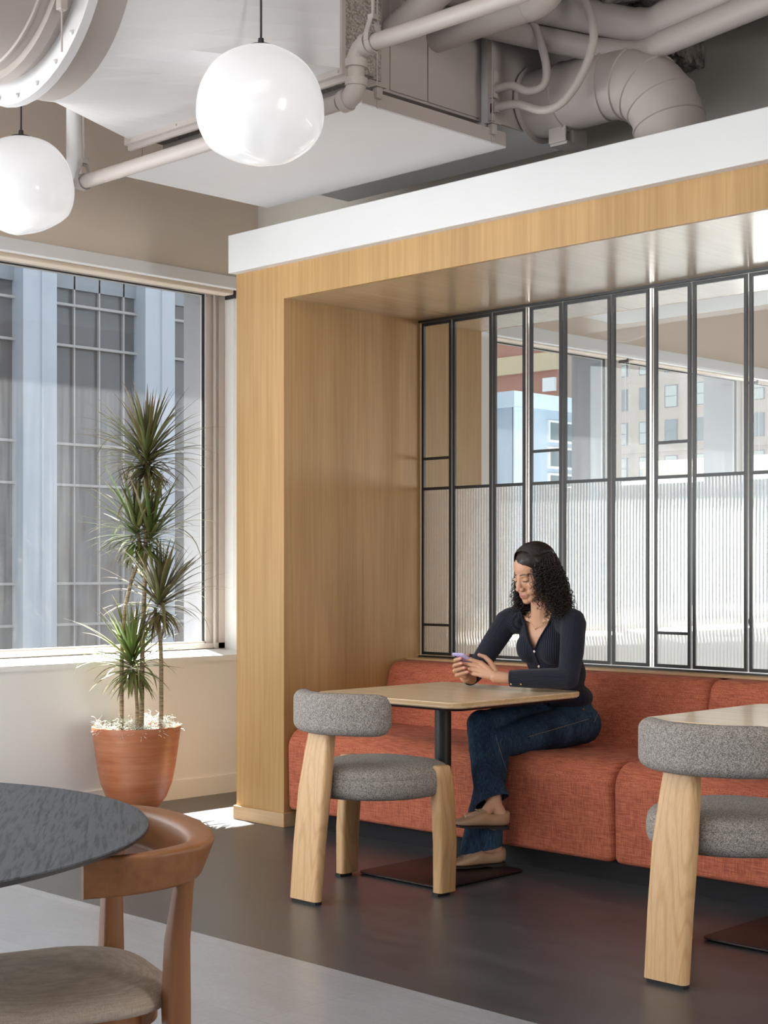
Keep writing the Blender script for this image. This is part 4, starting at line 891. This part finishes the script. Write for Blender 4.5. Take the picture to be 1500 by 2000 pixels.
# her left hand: fingers across the back of the phone
lr = [V3(-4.262, 4.898, .848), V3(-4.268, 4.890, .832), V3(-4.266, 4.888, .815), V3(-4.258, 4.890, .799)]
lf = [[V3(-4.295, 4.872, .862), V3(-4.325, 4.868, .866), V3(-4.343, 4.872, .867)], [V3(-4.302, 4.872, .842), V3(-4.333, 4.874, .846), V3(-4.350, 4.880, .846)],
      [V3(-4.300, 4.876, .822), V3(-4.330, 4.886, .826), V3(-4.346, 4.894, .827)], [V3(-4.288, 4.882, .802), V3(-4.314, 4.892, .806), V3(-4.328, 4.900, .808)]]
lt = [V3(-4.205, 4.925, .812), V3(-4.245, 4.935, .853), V3(-4.272, 4.935, .872), V3(-4.296, 4.925, .880)]
addskin(*hand((V3(-4.125, 4.952, .786), V3(-4.196, 4.918, .792)), None, lr, lf, lt, 1.0), colf=handcol([f_[-1] + V3(-.003, -.006, .002) for f_ in lf] + [lt[-1]]))
# her right hand: cradles the phone from the far side
rr_ = [V3(-4.372, 4.892, .838), V3(-4.378, 4.884, .820), V3(-4.378, 4.880, .802), V3(-4.372, 4.882, .786)]
rf = [[V3(-4.392, 4.850, .846), V3(-4.382, 4.828, .848), V3(-4.362, 4.826, .850)], [V3(-4.398, 4.846, .824), V3(-4.384, 4.826, .826), V3(-4.360, 4.830, .830)],
      [V3(-4.396, 4.846, .804), V3(-4.380, 4.832, .806), V3(-4.354, 4.842, .810)], [V3(-4.388, 4.850, .786), V3(-4.370, 4.840, .787), V3(-4.346, 4.852, .792)]]
rt2 = [V3(-4.372, 4.930, .80), V3(-4.380, 4.915, .845), V3(-4.374, 4.905, .868), V3(-4.350, 4.90, .878)]
_s = V3(.024, .006, .004)
rr_ = [p + _s for p in rr_]; rf = [[a_ + _s + V3(0, 0, .004), b_ + _s + V3(.004, .002, .008), c_ + _s + V3(.012, .006, .014)] for a_, b_, c_ in rf]; rt2 = [p + _s * .4 for p in rt2]
addskin(*hand((V3(-4.375, 4.965, .772), V3(-4.372, 4.925, .782)), None, rr_, rf, rt2, 1.0), colf=handcol([f_[-1] for f_ in rf]))
# ---- lower legs and feet (inside the jeans and loafers)
def foot(heel, toe, z, ank):
    hb = MB(); d = (toe - heel).normalized(); cap(hb, ank + z * .13, ank, .036, .031); cap(hb, ank, heel + V3(0, 0, .03) + d * .025, .031, .028)
    cap(hb, ank + d * .006, heel + d * .095 + V3(0, 0, .046), .029, .021); cap(hb, heel + d * .095 + V3(0, 0, .035), heel + d * .18 + V3(0, 0, .026), .022, .014); return blob(hb, .003, 4)
RH, RTo, RA = V3(-4.045, 4.805, .205), V3(-4.128, 4.592, .224), V3(-4.078, 4.768, .285)
LH, LTo, LA = V3(-4.125, 4.880, .020), V3(-4.208, 4.668, .020), V3(-4.145, 4.845, .095)
addskin(*foot(RH, RTo, (V3(-4.203, 4.838, .592) - RA).normalized(), RA), skin * .95); addskin(*foot(LH, LTo, (V3(-4.150, 4.862, .522) - LA).normalized(), LA), skin * .95)
# arms and hidden body so the figure is whole
hb = MB(); ell(hb, (-4.165, 5.305, .80), (.095, .065, .13)); ell(hb, (-4.16, 5.36, .61), (.11, .075, .08)); ell(hb, (-4.165, 5.235, .93), (.11, .065, .09))
LS, LE, LW = V3(-3.985, 5.175, 1.012), V3(-3.918, 5.055, .792), V3(-4.150, 4.938, .787)
RS, RE, RW = V3(-4.345, 5.165, 1.012), V3(-4.437, 5.062, .800), V3(-4.376, 4.955, .776)
chain(hb, [LS, LE, LW], [.042, .034, .024]); chain(hb, [RS, RE, RW], [.042, .034, .024]); cap(hb, LS + V3(0, .03, -.01), RS + V3(0, .03, -.01), .03, .03)
LK, RK = V3(-4.150, 4.862, .522), V3(-4.203, 4.838, .592)
chain(hb, [V3(-4.09, 5.35, .58), LK, LA], [.070, .045, .032]); chain(hb, [V3(-4.24, 5.36, .59), RK, RK.lerp(V3(-4.088, 4.772, .24), .8)], [.070, .045, .032]); addskin(*blob(hb, .009, 6), skin)
def skinmat():
    m = M('skin', (0.6, 0.34, 0.22), 0.45, spec=0.4); t = NT(m); at = t.new('ShaderNodeVertexColor'); at.layer_name = 'tone'; t.base(at.outputs[0])
    t.b.inputs['Subsurface Weight'].default_value = 0.12; t.b.inputs['Subsurface Radius'].default_value = (0.01, 0.004, 0.002); t.b.inputs['Subsurface Scale'].default_value = 0.5; return m
woman = finish('person', SV, SF, skinmat(), None, SCx); woman.location = PO
tag(woman, 'seated person in navy cardigan and jeans, legs crossed, looking down at a phone', 'person')
# ---- cardigan
def ribknit():
    m = M('navy_rib_knit', (0.012, 0.014, 0.026), 0.85, spec=0.2); t = NT(m); at = t.new('ShaderNodeAttribute'); at.attribute_name = 'rib'
    wv = t.math('SINE', t.math('MULTIPLY', at.outputs['Fac'], 2 * pi / 0.0062)); n = t.math('MULTIPLY', t.math('ADD', wv, 1.0), 0.5)
    t.base(t.ramp(n, [(0.1, (0.006, 0.007, 0.013)), (0.8, (0.022, 0.025, 0.043))])); t.bump(n, 0.6, 0.0015); t.b.inputs['Sheen Weight'].default_value = 0.12; return m
m_knit = ribknit()
hb = MB()
ell(hb, (-4.165, 5.335, .685), (.140, .108, .070)); ell(hb, (-4.165, 5.315, .79), (.120, .090, .11)); ell(hb, (-4.164, 5.240, .935), (.146, .108, .125)); ell(hb, (-4.165, 5.238, .975), (.150, .100, .085))
ell(hb, (-4.105, 5.188, .905), (.066, .056, .070)); ell(hb, (-4.226, 5.186, .905), (.066, .056, .070)); ell(hb, (-4.165, 5.215, 1.03), (.150, .072, .054)); ell(hb, (-4.165, 5.27, .86), (.13, .105, .12))
ell(hb, (-4.165, 5.30, .74), (.122, .095, .07)); cap(hb, (-4.07, 5.195, 1.05), (-3.99, 5.185, 1.03), .045, .045); cap(hb, (-4.26, 5.195, 1.05), (-4.34, 5.18, 1.03), .045, .045)
chain(hb, [V3(-4.03, 5.19, 1.015), LS], [.052, .050]); chain(hb, [LS, LS.lerp(LE, .5) + V3(.004, .0, 0), LE, LE.lerp(LW, .45), LW], [.053, .050, .042, .041, .0325])
chain(hb, [V3(-4.30, 5.18, 1.015), RS], [.052, .050]); chain(hb, [RS, RS.lerp(RE, .5), RE, RE.lerp(RW, .5), RW], [.053, .048, .042, .039, .0325])
vs, fs = blob(hb, .0048, 7)
bm = bmesh.new(); bv = [bm.verts.new(v) for v in vs]
for f_ in fs: bm.faces.new([bv[i] for i in f_])
def cut(co, no): bmesh.ops.bisect_plane(bm, geom=list(bm.verts) + list(bm.edges) + list(bm.faces), plane_co=co, plane_no=no)
VX, VZ = -4.166, .898; hw = .082; vh = .155
cut(V3(VX, 5, VZ), V3(vh, 0, -hw)); cut(V3(VX, 5, VZ), V3(vh, 0, hw)); cut(V3(0, 0, .648), V3(0, 0, 1))
cl, cr = (LE - LW).normalized(), (RE - RW).normalized(); CL, CR = LW + cl * .012, RW + cr * .004; cut(CL, cl); cut(CR, cr)
cut(V3(0, 0, 1.047), V3(0, .18, 1)); dele = []
for f_ in bm.faces:
    c = f_.calc_center_median(); inV = c.z > VZ and abs(c.x - VX) < hw * (c.z - VZ) / vh and c.y < 5.235
    neck = (c.x - VX) ** 2 + (c.y - 5.215) ** 2 < .072 ** 2 and c.z > 1.03
    if inV or neck or c.z < .648 or ((c - CL).dot(cl) < 0 and (c - CL).length < .1) or ((c - CR).dot(cr) < 0 and (c - CR).length < .1): dele.append(f_)
bmesh.ops.delete(bm, geom=dele, context='FACES')
vs = [v.co.copy() for v in bm.verts]; idx = {v: i for i, v in enumerate(bm.verts)}; fs = [tuple(idx[v] for v in f_.verts) for f_ in bm.faces]; bm.free()
knit = finish('cardigan', vs, fs, m_knit, woman)
# rib coordinate: around the limb for sleeves, around the trunk elsewhere
def segd(p, a, b):
    t_ = max(0, min(1, (p - a).dot(b - a) / (b - a).length_squared)); q = a + (b - a) * t_; return (p - q).length, q, (b - a).normalized()
rib = []
for v in vs:
    best = min([segd(v, LS, LE) + (.05,), segd(v, LE, LW) + (.04,), segd(v, RS, RE) + (.05,), segd(v, RE, RW) + (.04,)], key=lambda s_: s_[0])
    if best[0] < .075 and (v.x > -4.045 or v.x < -4.288 or v.z < .83 and v.y < 5.13):
        d, q, ax, r_ = best; u_ = ax.cross(V3(0, .3, 1)).normalized(); w_ = ax.cross(u_); a_ = math.atan2((v - q).dot(w_), (v - q).dot(u_)); rib.append(a_ * r_)
    else: rib.append(math.atan2(v.x + 4.165, -(v.y - 5.30)) * .115)
at = knit.data.attributes.new('rib', 'FLOAT', 'POINT'); at.data.foreach_set('value', rib)
sm = knit.modifiers.new('thickness', 'SOLIDIFY'); sm.thickness = .0025; sm.offset = 1
bvh = BVHTree.FromPolygons(vs, fs)
def front(x, z, dy=0.0):
    h = bvh.ray_cast(V3(x, 4.6, z), V3(0, 1, 0)); return (h[0] + V3(0, -dy, 0)) if h[0] else V3(x, 5.16, z)
m_trim = M('navy_knit_trim', (0.010, 0.011, 0.018), 0.85, spec=0.15)
mb = MB()
for s in (1, -1):
    pts = [front(VX + s * (hw * k / 12 + .005), VZ + vh * k / 12 - .002, .001) for k in range(12)]
    pts = [p for p in pts if p.y < 5.27]; mb.tube([p - PO for p in pts], .0055, 8)
mb.tube([front(VX + .002, VZ - .24 * k / 20, -.001) - PO for k in range(21)], .0065, 8); mb.build('placket', m_trim, knit, True)
m_pearl = M('pearl_button', (0.75, 0.66, 0.56), 0.25)
for z_ in (VZ - .006, VZ - .072, VZ - .138, VZ - .203):
    p = front(VX + .002, z_, .006); mb = MB(); mb.sphere(p - PO, .0062, 12, sc=(1, .5, 1)); mb.build('button', m_pearl, knit, True)
for k in range(3):
    p = LW + cl * (.025 + .042 * k); mb = MB(); mb.sphere(p - PO + V3(0.010, -.026, -.022), .0045, 10); mb.build('button', m_gold, knit, True)
# ---- jeans
def denim():
    m = M('dark_denim', (0.018, 0.04, 0.085), 0.8, spec=0.2); t = NT(m); n = t.noise(t.coord((240, 240, 30)), 1, 3, 0.6); n2 = t.noise(t.coord((7, 7, 4)), 1, 3, 0.6)
    f = t.math('MULTIPLY', t.math('ADD', n, n2), .5); t.base(t.ramp(f, [(0.40, (0.010, 0.020, 0.040)), (0.52, (0.022, 0.048, 0.088)), (0.65, (0.055, 0.105, 0.165))])); t.bump(n, .25, .001); return m
m_denim = denim(); hb = MB()
ell(hb, (-4.160, 5.365, .585), (.142, .112, .095)); ell(hb, (-4.163, 5.345, .645), (.130, .102, .06))
LHp, RHp = V3(-4.085, 5.355, .570), V3(-4.245, 5.365, .582)
chain(hb, [LHp, LHp.lerp(LK, .5) + V3(0, 0, .002), LK], [.092, .083, .064]); chain(hb, [RHp, RHp.lerp(RK, .5) + V3(0, 0, .006), RK], [.090, .080, .064])
chain(hb, [LK, V3(-4.160, 4.838, .30), V3(-4.165, 4.825, .04)], [.066, .058, .064]); chain(hb, [V3(-4.155, 4.84, .45), V3(-4.20, 4.765, .04)], [.05, .056])
RAh = V3(-4.088, 4.772, .24); chain(hb, [RK, RK.lerp(RAh, .45) + V3(-.006, -.004, 0), RAh], [.068, .062, .070]); cap(hb, RK.lerp(RAh, .5), RAh + V3(.02, .035, 0), .05, .052)
vs, fs = blob(hb, .0055, 6)
nv = []
for v in vs:      # soft folds in the cloth
    n_ = mnoise.noise(Vector((v.x * 9, v.y * 9, v.z * 16))); n2 = mnoise.noise(Vector((v.x * 22, v.y * 18, v.z * 30)))
    k_ = 1.0 if v.y < 5.0 else .6
    c_ = segd(v, RK, RAh)[1] if v.y < 4.95 and v.z > .2 else V3(v.x, v.y, .5); d_ = (v - c_); d_ = d_.normalized() if d_.length > 1e-4 else V3(0, 0, 1)
    nv.append(v + d_ * (.0045 * n_ + .0022 * n2) * k_)
vs = nv
bm = bmesh.new(); bv = [bm.verts.new(v) for v in vs]
for f_ in fs: bm.faces.new([bv[i] for i in f_])
sh = (RK - RAh).normalized(); hr = V3(-4.088, 4.772, .303); hn = (sh + V3(-.25, -.1, 0)).normalized(); hl = V3(-4.17, 4.82, .088); hln = V3(-.10, -.15, 1).normalized()
cut(hr, hn); cut(hl, hln); cut(V3(0, 0, .678), V3(0, 0, 1)); dele = []
for f_ in bm.faces:
    c = f_.calc_center_median()
    rside = (c - hr).dot(hn) < 0 and segd(c, hr, hr - sh * .12)[0] < .098 and (c - RAh).length < (c - V3(-4.175, 4.81, c.z)).length * 1.25 and c.z > .15
    if rside or (c - hl).dot(hln) < 0 or c.z > .678: dele.append(f_)
bmesh.ops.delete(bm, geom=dele, context='FACES')
vs = [v.co.copy() for v in bm.verts]; idx = {v: i for i, v in enumerate(bm.verts)}; fs = [tuple(idx[v] for v in f_.verts) for f_ in bm.faces]; bm.free()
jeans = finish('jeans', vs, fs, m_denim, woman); sm = jeans.modifiers.new('thickness', 'SOLIDIFY'); sm.thickness = .002; sm.offset = -1
jb = BVHTree.FromPolygons(vs, fs); m_stitch = M('pale_stitching', (0.30, 0.25, 0.18), 0.8); mb = MB()
CAMP = V3(0, 0, 1.25)
def onjeans(a, b, n):
    out = []
    for k in range(n + 1):
        p = a.lerp(b, k / n); q = p + V3(.62, -.78, .0) * .4; h = jb.ray_cast(q, (p - q).normalized())
        if h[0]: out.append(h[0] + (q - p).normalized() * .0008 - PO)
    return out
for a, b in ((V3(-4.03, 5.34, .60), V3(-4.08, 4.99, .545)), (RK + V3(.05, .03, -.03), RAh + V3(.06, .045, .10)), (V3(-4.0, 5.40, .655), V3(-4.0, 5.34, .585))):
    p_ = onjeans(a, b, 24)
    if len(p_) > 3: mb.tube(p_, .0009, 4)
mb.build('stitching', m_stitch, jeans); mb = MB(); p_ = onjeans(V3(-4.035, 5.31, .640), V3(-4.034, 5.31, .640), 1)[0]; mb.sphere(p_, .005, 10); mb.build('rivet', M('copper_rivet', (.6, .25, .1), .3, 1.0), jeans, True)
# ---- loafers
m_loaf = M('tan_leather', (0.40, 0.25, 0.15), 0.42, spec=0.5); m_loaf2 = M('taupe_leather', (0.37, 0.26, 0.19), 0.5); m_sole = M('dark_sole', (0.018, 0.013, 0.011), 0.6)
def loafer(heel, toe, tilt):
    d = (toe - heel).normalized(); s_ = d.cross(V3(0, 0, 1)).normalized(); u_ = s_.cross(d).normalized(); L = (toe - heel).length + .012; o = heel - d * .006
    def P_(a, b, c): return o + d * a + s_ * b + u_ * c - PO
    S = [(0.0, .012, .030, .068), (.006, .025, .018, .076), (.03, .033, .012, .070), (.07, .034, .012, .060), (.10, .036, .012, .066), (.118, .039, .012, .077), (.145, .042, .012, .068), (.18, .041, .012, .052), (.205, .035, .012, .041), (.225, .023, .014, .032), (.235, .008, .018, .024)]
    sc_ = L / .235; mb = MB(); rings = []
    for a, w_, z0, z1 in S:
        ring = []
        for j in range(20):
            t_ = 2 * pi * j / 20; cx_, sz = cos(t_), sin(t_); ring.append(P_(a * sc_, w_ * math.copysign(abs(cx_) ** .75, cx_), (z0 + z1) / 2 + (z1 - z0) / 2 * math.copysign(abs(sz) ** .6, sz)))
        rings.append(ring)
    mb.loft(rings); sh = mb.build('loafer', m_loaf, woman, True)
    mb = MB(); rings = []
    for a, w_, z0, z1 in S:
        w2 = w_ + .003; h_ = 0.0 if a < .075 else .006
        rings.append([P_(a * sc_, w2, .013), P_(a * sc_, w2 * .97, h_), P_(a * sc_, -w2 * .97, h_), P_(a * sc_, -w2, .013)])
    mb.loft(rings); mb.build('sole', m_sole, sh)
    mb = MB(); mb.loft([[P_(a * sc_, b, z + .002) for b, z in ((w_ * .62, zt - .006), (w_ * .3, zt), (-w_ * .3, zt), (-w_ * .62, zt - .006))] for a, w_, zt in ((.108, .037, .0765), (.125, .040, .0775), (.145, .041, .0685), (.17, .041, .058), (.195, .036, .047))], cap=False); tag(mb.build('apron', m_loaf2, sh, True), 'taupe leather apron')
    mb = MB(); 
    for b in (-.016, .016): mb.tube([P_(.137 * sc_ + .006 * cos(t_), b + .006 * sin(t_), .0755) for t_ in [2 * pi * k / 10 for k in range(11)]], .0014, 6)
    mb.tube([P_(.137 * sc_, -.011, .076), P_(.137 * sc_, 0, .0775), P_(.137 * sc_, .011, .076)], .0016, 6); tag(mb.build('buckle', m_gold, sh, True), 'gold bit buckle')
loafer(RH + V3(0, 0, -.022), RTo + V3(0, 0, -.024), 0); loafer(LH + V3(0, 0, -.006), LTo + V3(0, 0, -.006), 0)
# ---- jewellery
sk = BVHTree.FromPolygons(SV[:len(NV)], SF[:len(SM)]); mb = MB(); pts = []
for k in range(25):
    u_ = -1 + 2 * k / 24; x_ = VX + .062 * u_; z_ = .992 + .062 * abs(u_) ** 1.6; h = sk.ray_cast(V3(x_, 4.6, z_), V3(0, 1, 0))
    if h[0]: pts.append(h[0] + V3(0, -.0015, 0) - PO)
mb.tube(pts, .0007, 5); 
for dx in (-.004, .004): mb.sphere(pts[len(pts) // 2] + V3(dx, -.002, -.002 + dx * .5), .003, 8)
mb.build('necklace', m_gold, woman, True)
for p0, ax in ((V3(-4.300, 4.868, .822), V3(-1, .0, .1)), (V3(-4.362, 4.844, .811), V3(.5, -.8, 0))):
    ax = ax.normalized(); u_ = ax.orthogonal().normalized(); w_ = ax.cross(u_); mb = MB(); mb.tube([p0 + (u_ * cos(t_) + w_ * sin(t_)) * .0085 - PO for t_ in [2 * pi * k / 16 for k in range(17)]], .0011, 6); mb.build('ring', m_gold, woman, True)
# ---- hair
m_hair = M('dark_curly_hair', (0.018, 0.011, 0.009), 0.42, spec=0.5)
hb = MB(); E2 = lambda c, r: ell(hb, H(*c), r, HM)
E2((0, -.022, .044), (.080, .096, .086)); E2((.012, .004, .066), (.064, .070, .060)); E2((0, -.075, -.02), (.078, .055, .085)); E2((.066, -.035, -.03), (.026, .055, .08)); E2((-.058, -.05, -.03), (.022, .04, .07)); E2((0, -.08, -.08), (.085, .045, .06))
hv, hf = blob(hb, .004, 5); random.seed(5); hair = MB(); hv = [v + (v - HC).normalized() * .003 * mnoise.noise(v * 45) for v in hv]; hair.add([v - PO for v in hv], hf)
NS = 600
for k in range(NS):
    ph = random.uniform(-112, 128); az = radians(ph)        # 0 = back of the head; positive = her left side
    hgt = random.uniform(-.05, .075) if abs(ph) < 110 else random.uniform(.015, .075)
    ax_ = .079 * sqrt(max(.1, 1 - ((hgt - .04) / .10) ** 2)); ay_ = .094 * sqrt(max(.1, 1 - ((hgt - .04) / .10) ** 2))
    lx, ly = sin(az) * ax_, -.022 - cos(az) * ay_
    if ly > .062: continue
    p = H(lx, ly, hgt); out = (HM @ Vector((sin(az), -cos(az) * .9, 0))).normalized(); out.z = 0
    zend = 1.222 - random.uniform(.10, .205); fr_side = abs(ph) > 105
    if fr_side: zend = 1.222 - random.uniform(.06, .15)
    if ph < -100: zend = 1.222 - random.uniform(.09, .16)
    spread = random.uniform(.015, .082) * (.45 if fr_side else 1.0); Lz = p.z - zend
    if Lz < .03: continue
    nseg = int(Lz / .0026); rad = random.uniform(.005, .0105); fq = 2 * pi / random.uniform(.017, .028); p0 = random.uniform(0, 6.28); th = random.uniform(.0016, .0026); pts = []
    w1, w2 = random.uniform(-.012, .012), random.uniform(-.012, .012); sd_ = out.cross(V3(0, 0, 1))
    for q in range(nseg + 1):
        u_ = q / nseg; c = p + out * (.006 + spread * (u_ ** .8)) + V3(w1 * u_, w2 * u_, -Lz * u_)
        rr = rad * min(1, u_ * 4 + .15) * (.75 + .35 * sin(u_ * 17 + k)); a_ = p0 + fq * Lz * u_ + 1.1 * sin(u_ * 9 + p0) + .5 * sin(u_ * 23 + k)
        pts.append(c + (out * cos(a_) + sd_ * sin(a_)) * rr - PO)
    hair.tube(pts, [th * (1 - .5 * i / len(pts)) for i in range(len(pts))], 4)
for k in range(420):     # sleek crown combed from the parting
    sd2 = 1 if random.random() < .62 else -1; y0 = random.uniform(-.085, .046); pts = []; x0 = -.012; u1 = random.uniform(.75, 1.0); sw = random.uniform(.25, .5)
    for q in range(15):
        u_ = q / 14 * u1; lx = x0 + sd2 * .088 * sin(u_ * pi / 2); ly = y0 - sw * .09 * u_ ** 1.4 + .0015 * sin(q * 1.3 + k)
        cx_, cy_, cz_ = .004, -.018, .047; ax3, ay3, az3 = .0865, .1010, .0925; e_ = 1 - ((ly - cy_) / ay3) ** 2
        if e_ < .03: break
        xm = ax3 * sqrt(e_); xx = max(-.985, min(.985, lx / .088)); X_ = xm * xx; Z_ = cz_ + az3 * sqrt(e_) * sqrt(max(0, 1 - xx * xx)) - .03 * max(0, u_ - .8)
        pts.append(H(X_, ly, Z_) + (H(X_, ly, Z_) - HC).normalized() * random.uniform(.0002, .0012) - PO)
    if len(pts) > 4: hair.tube(pts, .0012, 4)
hair.build('hair', m_hair, woman, True)

# ================================================================ PHONE
PB, PT = V3(-4.335, 4.955, .812), V3(-4.335, 4.830, .888); pc = (PB + PT) / 2; pd = (PT - PB).normalized(); pn = V3(1, 0, 0).cross(pd).normalized()
if pn.z > 0: pn = -pn
PMx = Matrix((V3(1, 0, 0), pd, pn)).transposed()
ph = thing('phone', 'lilac mobile phone held in both hands above the table', 'phone', tuple(pc)); 
m_lil = M('lilac_case', (0.50, 0.46, 0.80), 0.3, spec=0.5); o_ = rrect(.0355, .0735, .011, 6)
def phl(mb): mb.v = [tuple(PMx @ Vector(v)) for v in mb.v]; return mb
mb = MB(); mb.loft([[(x * s, y * s, z) for x, y in o_] for s, z in ((.97, -.0045), (1, -.003), (1, .003), (.97, .0045))]); phl(mb).build('case', m_lil, ph, True, 40)
mb = MB(); mb.loft([[(x * .93, y * .96, z) for x, y in o_] for z in (-.0052, -.0046)]); phl(mb).build('screen', M('dark_screen', (.01, .01, .012), .1), ph)
mb = MB(); mb.loft([[(x - .013 , y + .048, z) for x, y in rrect(.017, .018, .006, 4)] for z in (.0044, .0058)]); cb = phl(mb).build('camera_bump', m_lil, ph)
for dx, dy in ((-.021, .057), (-.006, .049), (-.021, .040)):
    mb = MB(); mb.lathe([(.006, .0), (.006, .0018), (.001, .0019)], (dx, dy, .0057), 16); phl(mb).build('lens', m_black, cb, True, 40)
